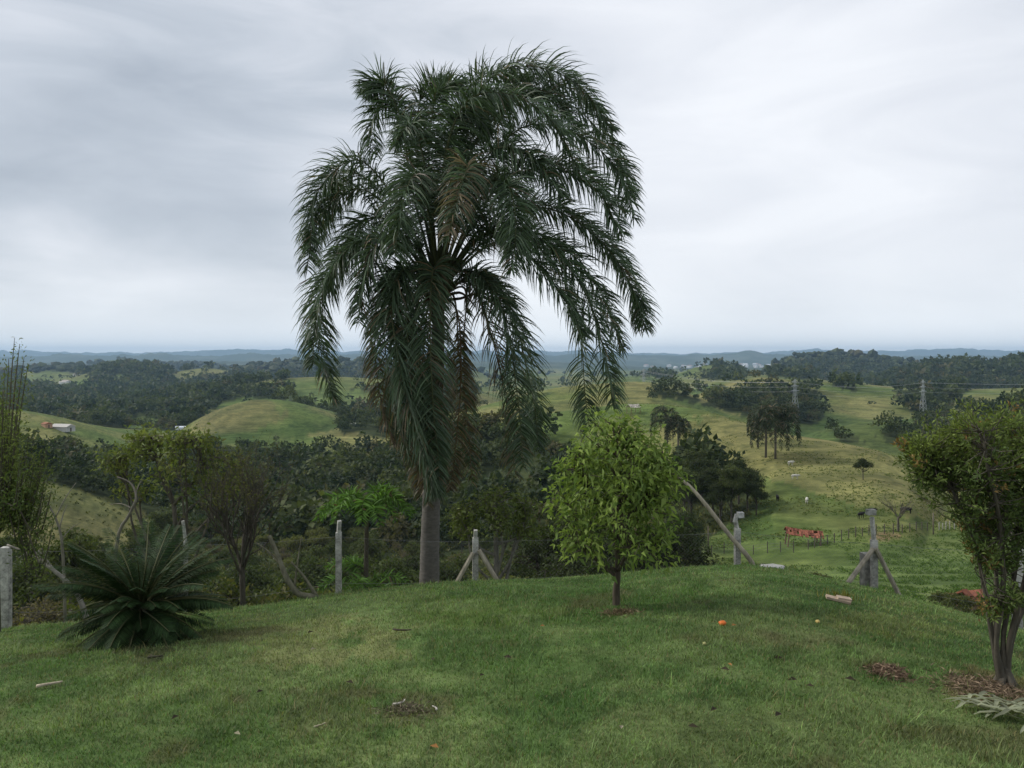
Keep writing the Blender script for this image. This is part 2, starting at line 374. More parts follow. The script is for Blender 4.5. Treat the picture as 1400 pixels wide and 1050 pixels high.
CLEAR = [
    ([(28, 508), (95, 507), (140, 513), (120, 523), (85, 530), (40, 530)], 1500, 4000),
    ([(150, 517), (190, 512), (210, 515), (160, 526)], 1000, 3000),
    ([(222, 515), (245, 505), (300, 502), (325, 508), (290, 518), (240, 522)], 1300, 3300),
    ([(320, 530), (370, 520), (430, 512), (520, 515), (520, 530), (440, 534), (400, 540), (385, 532)], 700, 1700),
    ([(172, 579), (195, 570), (222, 572), (222, 584), (180, 588)], 600, 1200),
    ([(395, 548), (412, 534), (450, 532), (520, 536), (520, 556), (470, 568), (430, 560)], 640, 1200),
    ([(-300, 640), (30, 652), (95, 665), (200, 700), (235, 735), (140, 760), (-300, 770)], 60, 330),
]
BRIGHT = [
    ([(172, 579), (195, 570), (222, 572), (222, 584), (180, 588)], 600, 1200),
    ([(395, 548), (412, 534), (450, 532), (520, 536), (520, 556), (470, 568), (430, 560)], 640, 1200),
    ([(1085, 812), (1150, 770), (1205, 742), (1310, 727), (1500, 730), (1500, 900), (1085, 900)], 14, 150),
    ([(1040, 585), (1140, 592), (1160, 606), (1100, 604)], 280, 600),
    ([(860, 556), (935, 560), (960, 575), (880, 590)], 200, 420),
]
DRY = [
    ([(955, 538), (990, 520), (1040, 515), (1062, 522), (1020, 532), (980, 548)], 600, 850),
    ([(850, 515), (950, 536), (985, 553), (930, 548), (850, 545)], 500, 760),
    ([(900, 575), (960, 566), (1060, 585), (1140, 600), (1200, 615), (1270, 660), (1305, 718), (1200, 700), (1110, 672), (1040, 650), (980, 632), (900, 600)], 110, 290),
    ([(410, 596), (470, 582), (510, 578), (560, 590), (520, 600)], 420, 580),
]
BROWN = [
    ([(262, 580), (300, 556), (350, 545), (378, 550), (390, 572), (350, 590), (280, 596)], 480, 660),
    ([(-300, 630), (30, 645), (110, 670), (215, 705), (240, 740), (150, 775), (-300, 790)], 50, 330),
]
DARKG = [([(1000, 566), (1070, 572), (1130, 556), (1200, 546), (1270, 560), (1310, 640), (1300, 690), (1240, 645), (1190, 618), (1060, 590)], 225, 700), ([(905, 605), (990, 650), (1060, 690), (1060, 745), (940, 720)], 100, 220), ([(265, 596), (350, 590), (420, 575), (470, 580), (410, 600), (300, 610)], 450, 640)]
DIRT = [([(1190, 736), (1200, 728), (1222, 728), (1228, 734), (1210, 740)], 90, 200)]
def cover(x, y, z):
    """wood mask and base colour of the land"""
    px, py = proj(x, np.maximum(y, .5), z); d = y
    jx = (fbm(x / (d * .008 + .3), y / (d * .03 + .3), 51, 3) - .5) * 26; jy = (fbm(x / (d * .01 + .3), y / (d * .04 + .3), 61, 3) - .5) * 9
    sc = smooth(20, 200, d); qx = px + jx * sc; qy = py + jy * sc
    def m(lst):
        r = np.zeros(px.shape, bool)
        for pl, a, b in lst:
            k = (d > a) & (d < b)
            r |= k & inpoly(qx, qy, pl)
        return r
    clear = m(CLEAR); wood = m(WOODS) & ~clear
    n1 = fbm(x / 45, y / 45, 71, 4); n2 = fbm(x / 7, y / 7, 81, 3)
    n1 = np.where(d > 900, fbm(x / 260, y / 260, 72, 4), n1)
    t = np.clip((n1 - .35) * 3.0, 0, 1)[..., None]
    col = np.array([.090, .130, .042]) * (1 - t) + np.array([.178, .176, .078]) * t
    col = col * (.8 + .4 * n2[..., None])
    dr = m(DRY)[..., None]; col = np.where(dr, col * .35 + np.array([.190, .176, .084]) * .65 * (.75 + .5 * n2[..., None]), col)
    bw = m(BROWN)[..., None]; col = np.where(bw, col * .35 + np.array([.112, .106, .052]) * .65 * (.6 + .8 * n2[..., None]), col)
    br = m(BRIGHT)[..., None]; col = np.where(br, col * .3 + np.array([.096, .142, .050]) * .7 * (.7 + .6 * n2[..., None]), col)
    dk_ = m(DARKG)[..., None]; col = np.where(dk_, col * .35 + np.array([.050, .086, .028]) * .65, col)
    di = m(DIRT)[..., None]; col = np.where(di, np.array([.20, .15, .095]), col)
    col = np.where(wood[..., None], np.array([.040, .052, .024]) * (.7 + .6 * n2[..., None]), col)
    far = smooth(4200, 6000, d)[..., None]; col = col * (1 - far) + (np.array([.045, .062, .03]) + .05 * np.clip((n1 - .5) * 5, 0, 1)[..., None]) * far
    return wood, col
# lawn tints: green clumps, dry thatch, bare soil, and one darker patch under the cycad
LAWN = [
    ([(330, 860), (520, 840), (560, 880), (420, 915), (330, 905)], (.185, .190, .095), .6),
    ([(480, 960), (560, 945), (630, 965), (600, 995), (500, 1000)], (.140, .130, .080), .5),
    ([(380, 950), (470, 930), (480, 985), (380, 1000)], (.140, .140, .080), .4),
    ([(720, 960), (860, 930), (990, 915), (960, 950), (860, 985), (760, 1050), (690, 1050)], (.058, .118, .036), .5),
    ([(740, 820), (830, 795), (940, 790), (960, 815), (900, 840), (780, 850)], (.062, .122, .032), .6),
    ([(560, 830), (700, 815), (760, 845), (620, 860)], (.085, .135, .032), .6),
    ([(940, 850), (1060, 830), (1190, 840), (1190, 885), (1040, 890)], (.085, .110, .050), .5),
    ([(1040, 790), (1110, 795), (1180, 815), (1150, 835), (1050, 825)], (.052, .105, .030), .6),
    ([(1150, 830), (1300, 850), (1330, 885), (1200, 880)], (.165, .185, .075), .6),
    ([(840, 838), (860, 832), (872, 836), (862, 842), (830, 842), (822, 837)], (.12, .105, .06), .8),
    ([(100, 905), (250, 890), (330, 900), (200, 935)], (.085, .12, .045), .4),
    ([(1290, 930), (1340, 918), (1400, 925), (1430, 960), (1360, 965), (1300, 950)], (.170, .125, .080), .6),
    ([(150, 880), (230, 870), (260, 895), (170, 900)], (.06, .06, .035), .7),  # darker tone round the cycad base
    ([(900, 990), (1100, 960), (1250, 1000), (1200, 1050), (900, 1050)], (.135, .180, .075), .6),
]
def lawn_col(x, y, z):
    n1 = fbm(x * .55, y * .55, 91, 4); n2 = fbm(x * 3.2, y * 3.2, 95, 4)
    t = smooth(.37, .62, n1 * .5 + n2 * .5)[..., None]
    col = np.array([.080, .134, .046]) * (1 - t) + np.array([.136, .186, .078]) * t
    px, py = proj(x, np.maximum(y, 1.0), z)
    jx = (fbm(x * 2.1, y * 2.1, 97, 5, .7) - .5) * 200; jy = (fbm(x * 2.4, y * 2.4, 99, 5, .7) - .5) * 110
    for pl, cc, wgt in LAWN:
        k = inpoly(px + jx, py + jy, pl)
        if (len(pl) == 6 and wgt == .8 and cc[0] == .12): k = inpoly(px + jx * .1, py + jy * .1, pl)
        col = np.where(k[..., None], col * (1 - wgt) + np.array(cc) * wgt, col)
    n3 = fbm(x * 1.4 + 50, y * 1.4, 123, 3)
    col = col * (.84 + .32 * n3[..., None]) * (.58 + .84 * fbm(x * 12, y * 8, 125, 3)[..., None])
    soil = smooth(.66, .74, fbm(x * 1.7, y * 1.7, 131, 4))[..., None] * .5
    return col * (1 - soil) + np.array([.10, .085, .05]) * soil

cols = np.concatenate([np.linspace(-1100, -70, 46), np.arange(-60, 1461, 3.0), np.linspace(1472, 2500, 46)])
rows = np.concatenate([np.array([-60, -25, -10, -4, -1, 0.5, 1.6, 2.4]), np.exp(np.linspace(math.log(3.0), math.log(19000), 420))])
U = (cols - 700) / F
Yg = np.repeat(rows[:, None], len(cols), 1)
Wg = np.where(rows > 3, rows, 3 + (3 - rows))[:, None]
Xg = U[None, :] * Wg
Zg = gz(Xg, Yg)
wood, colg = cover(Xg, Yg, Zg)
pxg = 700 + F * Xg / np.maximum(Yg, 3); dcg = lawn_dc(pxg)
lw = (1 - smooth(1.5, 4.5, Yg - dcg))[..., None]
lc = lawn_col(Xg, Yg, Zg)
colg = colg * (1 - lw) + lc * .82 * lw
nr, ncn = Yg.shape
ii = (np.arange(nr - 1)[:, None] * ncn + np.arange(ncn - 1)[None, :])
quads = np.stack([ii, ii + 1, ii + ncn + 1, ii + ncn], -1).reshape(-1, 4)
me = mesh_np('ground', np.stack([Xg, Yg, Zg], -1).reshape(-1, 3), [quads], colg.reshape(-1, 3), True)
me.materials.append(M['ground'])
ground = tag(link('ground', me), 'mown lawn on a hilltop falling away to rolling pasture hills', 'terrain', kind='structure')
# running horizon per column, for leaving out what no one can see
slope = np.where(Yg > 3, Zg / np.maximum(Yg, 3), -9); runmax = np.maximum.accumulate(slope, 0)
def visible(x, y, ztop, slack=0.0):
    px = 700 + F * x / y
    ci = np.clip(np.searchsorted(cols, px), 0, ncn - 1); ri = np.clip(np.searchsorted(rows, y) - 2, 0, nr - 1)
    return ztop / y + slack >= runmax[ri, ci]

# ------------------------------------------------------------------ lawn grass blades
def grass(n, dmin, dmax, L, Wd, name, label, seed, thr=0.0):
    r = np.random.default_rng(seed)
    y = np.exp(r.uniform(math.log(dmin), math.log(dmax), n)); px = r.uniform(-40, 1440, n); x = (px - 700) / F * y
    keep = (y < lawn_dc(px) + 2.2) & (fbm(x * 1.9, y * 1.9, 143, 5, .65) > thr)
    x, y, px = x[keep], y[keep], px[keep]; n = len(x)
    z = gz(x, y); col = lawn_col(x, y, z)
    tuft = fbm(x * 2.2, y * 2.2, 141, 3)
    len_ = L * (.45 + 1.1 * tuft) * r.uniform(.6, 1.35, n)
    edge = smooth(-.8, .6, y - lawn_dc(px)); len_ *= 1 + 1.2 * edge * (tuft > .55)
    a = r.uniform(0, 2 * math.pi, n); lean = r.uniform(.25, 1.0, n)
    tip = np.stack([np.cos(a) * lean * len_, np.sin(a) * lean * len_, len_ * (1 - .45 * lean)], -1)
    a2 = a + math.pi / 2 + r.uniform(-.8, .8, n); wv = Wd * (.6 + y / 9.0)
    s = np.stack([np.cos(a2) * wv, np.sin(a2) * wv, 0 * a], -1) * .5
    b = np.stack([x, y, z - .004], -1)
    mid = b + tip * .5 + np.array([0, 0, 1]) * (len_ * .10)[:, None]
    V = np.stack([b - s, b + s, mid + s * .7, b + tip, mid - s * .7], 1).reshape(-1, 3)
    i = np.arange(n)[:, None] * 5
    f4 = i + np.array([[0, 1, 2, 4]]); f3 = i + np.array([[4, 2, 3]])
    dry = r.random(n) < .09
    col = np.where(dry[:, None], np.array([.20, .18, .09]), col * r.uniform(.6, 1.5, (n, 1)) * np.array([1.05, 1.12, 1.0]))
    me = mesh_np(name, V, [f4, f3], np.repeat(col, 5, 0)); me.materials.append(M['grass'])
    return tag(link(name, me), label, 'grass', kind='stuff')
grass(26000, 2.6, 15.0, .075, .0050, 'lawn_weeds', 'longer tufts of grass standing up from the mown lawn', 4, .60)
grass(330000, 2.6, 15.0, .030, .0042, 'lawn_grass', 'short mown green lawn grass covering the hilltop', 3)

# ------------------------------------------------------------------ tree makers
def rnd_dir(r, n):
    v = r.normal(size=(n, 3)); return v / np.linalg.norm(v, axis=1)[:, None]
def gen_tree(seed, base_path, tr, lobes, n_twig, n_leaf, L, W, pal, barkcol, droop=.3, sides=6, twig_r=.006, sig=.06, limb_n=7, leaf_on=.45, updir=.4, bend=0.2):
    """base_path: trunk points; lobes: list of (centre, radius vector). Returns (wood MB, crown MB)"""
    r = np.random.default_rng(seed); wd = MB(); cr = MB()
    tp = spline(base_path, 12); wd.tube(tp, np.linspace(tr, tr * .55, 12), max(sides, 7), barkcol, jit=.25)
    top = tp[-1]; lob = [(np.array(c, float), np.array(q, float) * np.ones(3)) for c, q in lobes]
    nodes = []
    vol = np.array([np.prod(q) for c, q in lob]) ** .7; vol /= vol.sum()
    for k in range(limb_n):
        c, q = lob[k % len(lob)]
        e = c + rnd_dir(r, 1)[0] * q * .35
        s = tp[r.integers(6, 12)]
        mid = (s + e) / 2 + r.normal(size=3) * .07 * np.linalg.norm(e - s) + np.array([0, 0, -.06]) * np.linalg.norm(e - s)
        pth = spline([s, mid, e], 9); wd.tube(pth, np.linspace(tr * .5, tr * .16, 9), sides, barkcol, jit=.2); nodes.append(pth[2:])
    nodes = np.vstack(nodes)
    LP = []; LD = []; LC = []
    per = max(1, n_leaf // n_twig)
    for k in range(n_twig):
        c, q = lob[r.choice(len(lob), p=vol)]
        dr = rnd_dir(r, 1)[0]; dr[2] = dr[2] if dr[2] > -.5 else -dr[2] * .5
        e = c + dr * q * r.uniform(.75, 1.08) ** .6
        j = np.argsort(np.linalg.norm(nodes - e, axis=1) + .6 * np.maximum(nodes[:, 2] - e[2], 0))[r.integers(0, 4)]
        s = nodes[j]; ln = np.linalg.norm(e - s)
        mid = (s + e) / 2 + r.normal(size=3) * .08 * ln + np.array([0, 0, .10 * ln])
        pth = spline([s, mid, e], 6); wd.tube(pth, np.linspace(twig_r * 1.8, twig_r * .6, 6), 4, barkcol, cap=False)
        tt = r.uniform(leaf_on, 1.0, per); idx = tt * 5; i0 = np.minimum(idx.astype(int), 4); f = (idx - i0)[:, None]
        pp = pth[i0] * (1 - f) + pth[i0 + 1] * f + r.normal(size=(per, 3)) * sig
        dd = rnd_dir(r, per) + (e - s) / (ln + 1e-6) * .5 + np.array([0, 0, updir - droop * 2])
        cc = np.array(pal[0]) + (np.array(pal[1]) - np.array(pal[0])) * np.clip(r.random() * .6 + r.random((per, 1)) * .5, 0, 1)
        if len(pal) > 2 and r.random() < .12: cc = cc * .3 + np.array(pal[2]) * .7
        LP.append(pp); LD.append(dd); LC.append(cc)
    LP = np.vstack(LP); LD = np.vstack(LD); LC = np.vstack(LC)
    sz_ = r.uniform(.5, 1.35, len(LP)); cr.leaves(LP, LD, L * sz_, W * sz_ * r.uniform(.8, 1.2, len(LP)), LC, bend=bend)
    return wd, cr
def put_tree(name, label, loc, wd, cr, cat='tree', bark='bark', group=None, rz=0, crown='crown'):
    t = thing(name, label, cat, loc, rz, group)
    wd.build('trunk', M[bark], t, True)
    tag(cr.build(crown, M['leaf'], t), kind='stuff')
    return t

# ------------------------------------------------------------------ queen palm
def frond(pts, n=150, ll=.70, wl=.025, col=(.060, .094, .055), dead=0.0, seed=0, rr=.022, start=.13, wind=.3, grav=1.0):
    r = np.random.default_rng(seed); mb = MB()
    p = spline(pts, 26); seg = np.linalg.norm(np.diff(p, axis=0), axis=1).sum()
    stem = np.array([.075, .085, .04]) if dead < .5 else np.array([.13, .085, .045])
    mb.tube(p, np.interp(np.linspace(0, 1, 26), [0, .12, .3, 1], [rr * 2.0, rr * 1.2, rr * .8, rr * .2]), 5, stem)
    T = np.gradient(p, axis=0); T /= np.linalg.norm(T, axis=1)[:, None]
    t = np.sort(r.uniform(start, 1.0, n * 2)); idx = t * 25; i0 = np.minimum(idx.astype(int), 24); f = (idx - i0)[:, None]
    b = p[i0] * (1 - f) + p[i0 + 1] * f; tg = T[i0]
    up = np.array([0, 0, 1.0]); side = np.cross(tg, up); sn = np.linalg.norm(side, axis=1)[:, None]
    side = np.where(sn > .15, side / np.maximum(sn, 1e-6), np.array([1.0, 0, 0])); nrm = np.cross(side, tg)
    sg = np.where(r.random(len(t)) < .5, 1.0, -1.0)[:, None]
    el = (r.choice([-.45, .25, .95], len(t), p=[.3, .4, .3]) + r.normal(0, .13, len(t)))[:, None]
    d = side * sg * np.cos(el) + nrm * np.sin(el) + tg * r.uniform(.35, .55, len(t))[:, None]
    d /= np.linalg.norm(d, axis=1)[:, None]
    L = ll * np.interp(t, [0, start, start + .12, .6, .9, 1], [.3, .45, .9, 1.0, .62, .35]) * r.uniform(.82, 1.08, len(t))
    K = 5; pts_ = [b]; dd = d.copy(); g = np.array([wind * .5, 0, -1.0]) * grav
    for k in range(1, K):
        dd = dd + g * (.085 + .085 * k) * r.uniform(.75, 1.25, (len(t), 1)); dd /= np.linalg.norm(dd, axis=1)[:, None]
        pts_.append(pts_[-1] + dd * (L / (K - 1))[:, None])
    A = np.stack(pts_, 1)
    wprof = np.array([.5, 1.0, .9, .55, .05]) * wl * .5
    ws = np.cross(A[:, 1] - A[:, 0], rnd_dir(r, len(t)) + np.array([0, -.6, .2])); ws /= np.linalg.norm(ws, axis=1)[:, None] + 1e-9
    V = np.stack([A + ws[:, None, :] * wprof[None, :, None], A - ws[:, None, :] * wprof[None, :, None]], 2).reshape(-1, 3)
    base = np.arange(len(t))[:, None] * (2 * K)
    f4 = np.concatenate([base + np.array([[2 * k, 2 * k + 1, 2 * k + 3, 2 * k + 2]]) for k in range(K - 1)])
    cc = np.array(col) * r.uniform(.65, 1.5, (len(t), 1))
    brown = (r.random(len(t)) < np.clip(dead + .04, 0, 1))[:, None]
    cc = np.where(brown, np.array([.135, .105, .068]) * r.uniform(.5, 1.4, (len(t), 1)), cc)
    tipb = np.ones((len(t), 2 * K, 3)) * cc[:, None, :]
    mb.add(V, F4=f4, col=tipb.reshape(-1, 3))
    return mb
PD = 16.5
pbase = G(587, PD); root = np.array(pbase)
palm = thing('queen_palm', 'tall palm with thick grey trunk and huge drooping windswept feathery crown', 'palm tree', pbase)
def pp(px, py, off=0.0): return np.array(P(px, py, PD + off)) - root
mb = MB()
tpts = spline([pp(586, 900), pp(587, 800), pp(589, 700), pp(594, 560), pp(598, 470), pp(600, 405), pp(598, 370)], 70)
tpts = tpts[tpts[:, 2] > -.4]
nT = len(tpts); ringr = np.interp(tpts[:, 2], [0, .9, 2.2, 4.4, 5.8, 6.6], [.225, .208, .200, .165, .17, .12]) * (1 + .025 * np.sin(np.arange(nT) * 2.1))
tk = mb; tk.tube(tpts, ringr, 16, (.150, .138, .125), jit=.03)
trunk = tk.build('trunk', M['palmbark'], palm, True)
# old leaf bases (boots) and fibres round the crown shaft
rb = np.random.default_rng(5)
for k in range(16):
    a = k * 2.4; h = rb.uniform(-.55, .35)
    b = pp(600, 400); q = np.array([math.cos(a), math.sin(a), 0])
    m2 = MB(); m2.tube(spline([b + q * .10 + [0, 0, h - .25], b + q * .19 + [0, 0, h], b + q * (.24 + .10 * rb.random()) + [0, 0, h + .42]], 7), [.09, .085, .07, .06, .05, .042, .035], 6, (.105 + .03 * rb.random(), .078, .052), jit=.2)
    m2.build('leaf_base', M['bark'], palm, True)
S0 = (600, 392)
FR = [  # control points (px, py, depth offset), options
    ([(594, 378, 0), (566, 270, -.2), (548, 165, -.1), (527, 105, 0), (512, 100, .1), (500, 118, .1)], dict(ll=.58, grav=.8, n=120)),
    ([(596, 372, .1), (575, 250, .3), (572, 150, .5), (590, 105, .5), (612, 98, .5)], dict(ll=.55, grav=.6)),
    ([(598, 372, 0), (586, 240, -.3), (592, 150, -.3), (607, 112, -.2), (630, 105, .1)], dict(ll=.55, grav=.6)),
    ([(603, 376, 0), (622, 220, -.2), (668, 95, -.2), (735, 72, -.1), (795, 110, 0), (838, 180, .1)], dict(n=190)),
    ([(604, 376, .3), (640, 200, .6), (700, 105, .8), (760, 100, .9), (810, 150, 1.0), (850, 215, 1.1)], dict()),
    ([(606, 378, 0), (645, 255, -.5), (712, 175, -.7), (785, 182, -.7), (845, 232, -.6), (868, 300, -.5)], dict(n=190)),
    ([(606, 380, .3), (660, 280, .8), (730, 225, 1.2), (800, 235, 1.4), (855, 290, 1.5)], dict()),
    ([(607, 382, 0), (655, 300, .3), (735, 278, .5), (806, 312, .6), (856, 378, .7), (872, 450, .7)], dict(n=190)),
    ([(608, 384, -.1), (670, 315, -.7), (742, 330, -1.0), (800, 400, -1.1), (828, 490, -1.0), (838, 555, -.9)], dict(n=190)),
    ([(608, 386, .2), (680, 330, 1.0), (750, 350, 1.4), (790, 440, 1.5), (800, 540, 1.5), (806, 590, 1.5)], dict(n=180)),
    ([(607, 384, -.1), (660, 320, -.8), (715, 345, -1.2), (765, 400, -1.3), (800, 460, -1.2)], dict()),
    ([(594, 384, 0), (556, 300, -.3), (498, 222, -.4), (452, 238, -.3), (427, 285, -.2), (424, 345, -.2)], dict(n=180)),
    ([(594, 386, .2), (548, 300, .7), (490, 238, 1.0), (455, 270, 1.1), (440, 330, 1.1)], dict()),
    ([(592, 388, 0), (532, 330, -.2), (472, 352, -.2), (436, 410, -.1), (440, 490, 0), (456, 545, 0)], dict(n=170)),
    ([(592, 386, .1), (540, 310, .3), (500, 300, .5), (470, 340, .6), (450, 400, .6)], dict()),
    ([(593, 390, -.2), (556, 366, -.9), (535, 420, -1.1), (556, 540, -1.1), (585, 640, -1.0), (592, 672, -1.0)], dict(n=210, ll=.6)),
    ([(592, 392, .1), (548, 372, -.5), (545, 450, -.7), (575, 560, -.8), (600, 650, -.8)], dict(n=190, ll=.6)),
    ([(590, 392, 0), (540, 372, -.4), (524, 430, -.6), (535, 530, -.6), (560, 630, -.6)], dict(n=170, dead=.25)),
    ([(588, 394, 0), (545, 370, .1), (517, 410, .1), (513, 480, .1), (523, 560, .1), (540, 610, .1)], dict(n=130, dead=.85, ll=.4, start=.45)),
    ([(598, 396, .1), (575, 400, .5), (560, 480, .7), (565, 580, .7), (575, 660, .7)], dict(n=160, dead=.5)),
    ([(610, 396, -.1), (648, 372, -.6), (686, 420, -.9), (706, 530, -.9), (716, 640, -.8)], dict(n=210, ll=.55)),
    ([(611, 398, .2), (655, 376, .5), (700, 430, .7), (728, 540, .8), (736, 610, .8)], dict(n=170)),
    ([(608, 400, 0), (640, 385, -.2), (664, 430, -.4), (690, 540, -.4), (706, 655, -.4)], dict(n=130, dead=.6)),
    ([(606, 402, .2), (636, 396, .5), (634, 470, .6), (636, 570, .6), (634, 640, .6)], dict(n=70, dead=.5, start=.35, ll=.4)),
    ([(606, 402, .1), (622, 410, .3), (628, 490, .4), (640, 580, .4), (645, 660, .4)], dict(n=90, dead=.55, start=.3, ll=.42)),
    ([(601, 378, -.3), (622, 262, -1.4), (640, 226, -2.0), (628, 262, -2.7), (612, 330, -3.0)], dict(n=170, dead=.35, ll=.5)),
    ([(602, 378, -.3), (650, 265, -1.2), (690, 250, -1.9), (705, 300, -2.4), (700, 370, -2.6)], dict(n=170)),
    ([(598, 378, -.3), (580, 262, -1.0), (565, 240, -1.5), (548, 290, -1.9), (540, 350, -2.0)], dict(n=150)),
    ([(602, 376, .4), (640, 220, 1.2), (660, 150, 2.0), (680, 170, 2.7), (690, 240, 3.0)], dict(n=160)),
    ([(600, 374, .2), (612, 210, .4), (640, 115, .6), (680, 85, .8), (725, 100, .9)], dict(n=160)),
    ([(599, 376, -.2), (606, 230, -.9), (635, 140, -1.3), (690, 120, -1.5), (750, 160, -1.6), (790, 230, -1.6)], dict(n=180)),
    ([(601, 376, .1), (625, 230, .1), (655, 150, .1), (705, 118, .1), (760, 140, .1), (800, 200, .1)], dict(n=170)),
    ([(602, 378, -.2), (632, 270, -.8), (675, 205, -1.3), (725, 215, -1.6), (768, 270, -1.7)], dict(n=170)),
    ([(597, 376, .1), (585, 270, .4), (560, 180, .6), (532, 140, .7), (510, 165, .8), (510, 210, .8)], dict(n=120, ll=.55)),
    ([(598, 376, -.1), (590, 280, -.6), (575, 200, -.9), (560, 170, -1.2), (540, 200, -1.4)], dict(n=150, ll=.5)),
    ([(599, 374, 0), (603, 260, -.3), (615, 180, -.4), (640, 150, -.5), (668, 180, -.6)], dict(n=160)),
    ([(592, 388, -.2), (560, 330, -.7), (520, 330, -1.0), (500, 380, -1.1), (490, 440, -1.1)], dict(n=150)),
    ([(596, 400, -.1), (585, 420, -.35), (578, 500, -.38), (580, 600, -.36), (586, 690, -.34)], dict(n=130, dead=.8, ll=.35, start=.3)),
    ([(600, 402, -.2), (606, 425, -.42), (606, 510, -.42), (602, 600, -.4), (600, 680, -.38)], dict(n=130, dead=.75, ll=.35, start=.3)),
    ([(594, 402, .1), (566, 430, .1), (560, 520, .05), (568, 620, .05), (575, 680, .05)], dict(n=120, dead=.8, ll=.35, start=.3)),
    ([(604, 402, .1), (626, 430, .1), (630, 520, .05), (622, 620, .05), (616, 670, .05)], dict(n=120, dead=.8, ll=.35, start=.3)),
    ([(590, 396, -.3), (560, 380, -.8), (556, 450, -1.0), (572, 570, -1.0), (590, 660, -.95)], dict(n=180, ll=.55, dead=.1)),
    ([(607, 382, -.1), (670, 300, -.3), (750, 285, -.3), (822, 330, -.2), (868, 400, -.1), (882, 450, 0)], dict(n=170)),
    ([(607, 384, .1), (680, 320, .1), (760, 330, 0), (820, 400, 0), (852, 480, 0)], dict(n=170)),
    ([(606, 380, -.2), (660, 270, -.8), (740, 230, -1.1), (810, 255, -1.2), (850, 320, -1.2)], dict(n=170)),
    ([(604, 376, 0), (640, 215, .2), (710, 130, .3), (785, 145, .4), (845, 215, .5), (865, 270, .5)], dict(n=170)),
    ([(596, 376, -.1), (568, 240, .2), (540, 150, .3), (522, 115, .4), (506, 122, .5)], dict(n=100, ll=.58, grav=.85)),
    ([(594, 384, .1), (560, 320, .2), (500, 260, .2), (455, 275, .2), (428, 320, .2), (420, 370, .2)], dict(n=160)),
    ([(592, 386, -.1), (545, 330, -.5), (490, 330, -.7), (452, 375, -.8), (432, 440, -.8), (428, 500, -.8)], dict(n=160)),
    ([(597, 390, -.3), (592, 368, -.9), (588, 440, -1.2), (592, 550, -1.2), (602, 650, -1.1)], dict(n=200, ll=.58, dead=.08)),
]
for k, (ctrl, kw) in enumerate(FR):
    kw = dict(kw); kw['n'] = int(kw.get('n', 150) * (1.6 if kw.get('dead', 0) < .3 else 1.4)); kw['ll'] = kw.get('ll', .58) * 1.36
    ctrl = [(a, b + max(0, (150 - b) * .25), c) for a, b, c in ctrl]
    fm = frond([pp(*c) for c in ctrl], seed=100 + k, **kw)
    o = fm.build('frond', M['palm'], palm)
    if kw.get('dead', 0) > .5: o['label'] = 'withered brown drooping palm frond'
for k, ctrl in enumerate([[(607, 405, -.2), (628, 400, -.4), (640, 408, -.5), (650, 420, -.5)], [(607, 410, 0), (630, 408, -.3), (650, 402, -.5), (660, 415, -.6)], [(605, 400, -.3), (625, 372, -.6), (645, 378, -.8), (655, 405, -.9)]]):
    m2 = MB(); pth = spline([pp(*c) for c in ctrl], 10); m2.tube(pth, np.linspace(.035, .012, 10), 6, (.085, .06, .04))
    o = m2.build('flower_stalk', M['bark'], palm, True)

# ------------------------------------------------------------------ young round tree
def near_tree_loc(px, d): return G(px, d, -.02)
D1 = 7.45; k1 = D1 / F
jr = random.Random(5)
wd, cr = gen_tree(21, [(0, 0, -.1), (0.0, 0, .15), (.012, 0, .35), (-.01, 0, .75)], .038,
    [((0, 0, 1.02), (.50, .50, .50)), ((-.33, .05, .82), (.34, .36, .36)), ((.34, -.05, .86), (.34, .36, .36)), ((.02, -.32, .78), (.38, .34, .40)), ((0, .3, .95), (.4, .34, .4)),
     ((-.10, 0, 1.52), (.27, .27, .27)), ((.16, 0, 1.42), (.26, .26, .30)), ((-.30, -.05, 1.25), (.26, .28, .30)), ((.36, 0, 1.18), (.25, .28, .30)), ((-.28, -.1, .58), (.24, .25, .24)), ((.28, -.1, .55), (.26, .25, .22)), ((-.02, -.2, 1.25), (.34, .3, .34))],
    380, 6400, .068, .028, [(.105, .175, .045), (.285, .365, .105), (.07, .125, .035)], (.09, .075, .055), droop=.30, sig=.048, limb_n=12, twig_r=.0035, bend=.3)
put_tree('young_tree', 'young round tree with yellow green leaves on a thin trunk in the lawn', near_tree_loc(843, D1), wd, cr)

# ------------------------------------------------------------------ right hand multi-stem tree
D2 = 5.15; loc = near_tree_loc(1374, D2); s2 = D2 / F
def rp(px, py, off=0): return np.array(P(px, py, D2 + off)) - np.array(loc)
r = np.random.default_rng(33); wd = MB(); cr = MB(); bk = (.090, .080, .062)
stems = [[(1374, 948, 0), (1358, 880, 0), (1345, 800, -.05), (1325, 720, -.1), (1290, 650, -.1), (1262, 620, -.1)],
         [(1374, 948, 0), (1360, 870, .03), (1362, 790, .1), (1345, 700, .15), (1318, 630, .2), (1300, 580, .2)],
         [(1374, 948, 0), (1362, 880, -.03), (1372, 800, -.1), (1365, 700, -.2), (1350, 640, -.3), (1345, 590, -.3)],
         [(1374, 948, 0), (1372, 870, .02), (1388, 780, .1), (1392, 690, .1), (1385, 610, .1), (1375, 575, .1)],
         [(1374, 948, 0), (1380, 880, 0), (1402, 790, -.05), (1420, 700, -.1), (1430, 630, -.1), (1425, 585, -.1)],
         [(1374, 948, 0), (1384, 870, .05), (1420, 790, .1), (1455, 720, .1), (1480, 660, .1)]]
nodes = []
for k, st in enumerate(stems):
    pth = spline([rp(*q) for q in st], 20); wd.tube(pth, np.interp(np.arange(20), [0, 3, 10, 19], [.030, .017, .011, .005]), 7, bk, jit=.5); nodes.append(pth[7:])
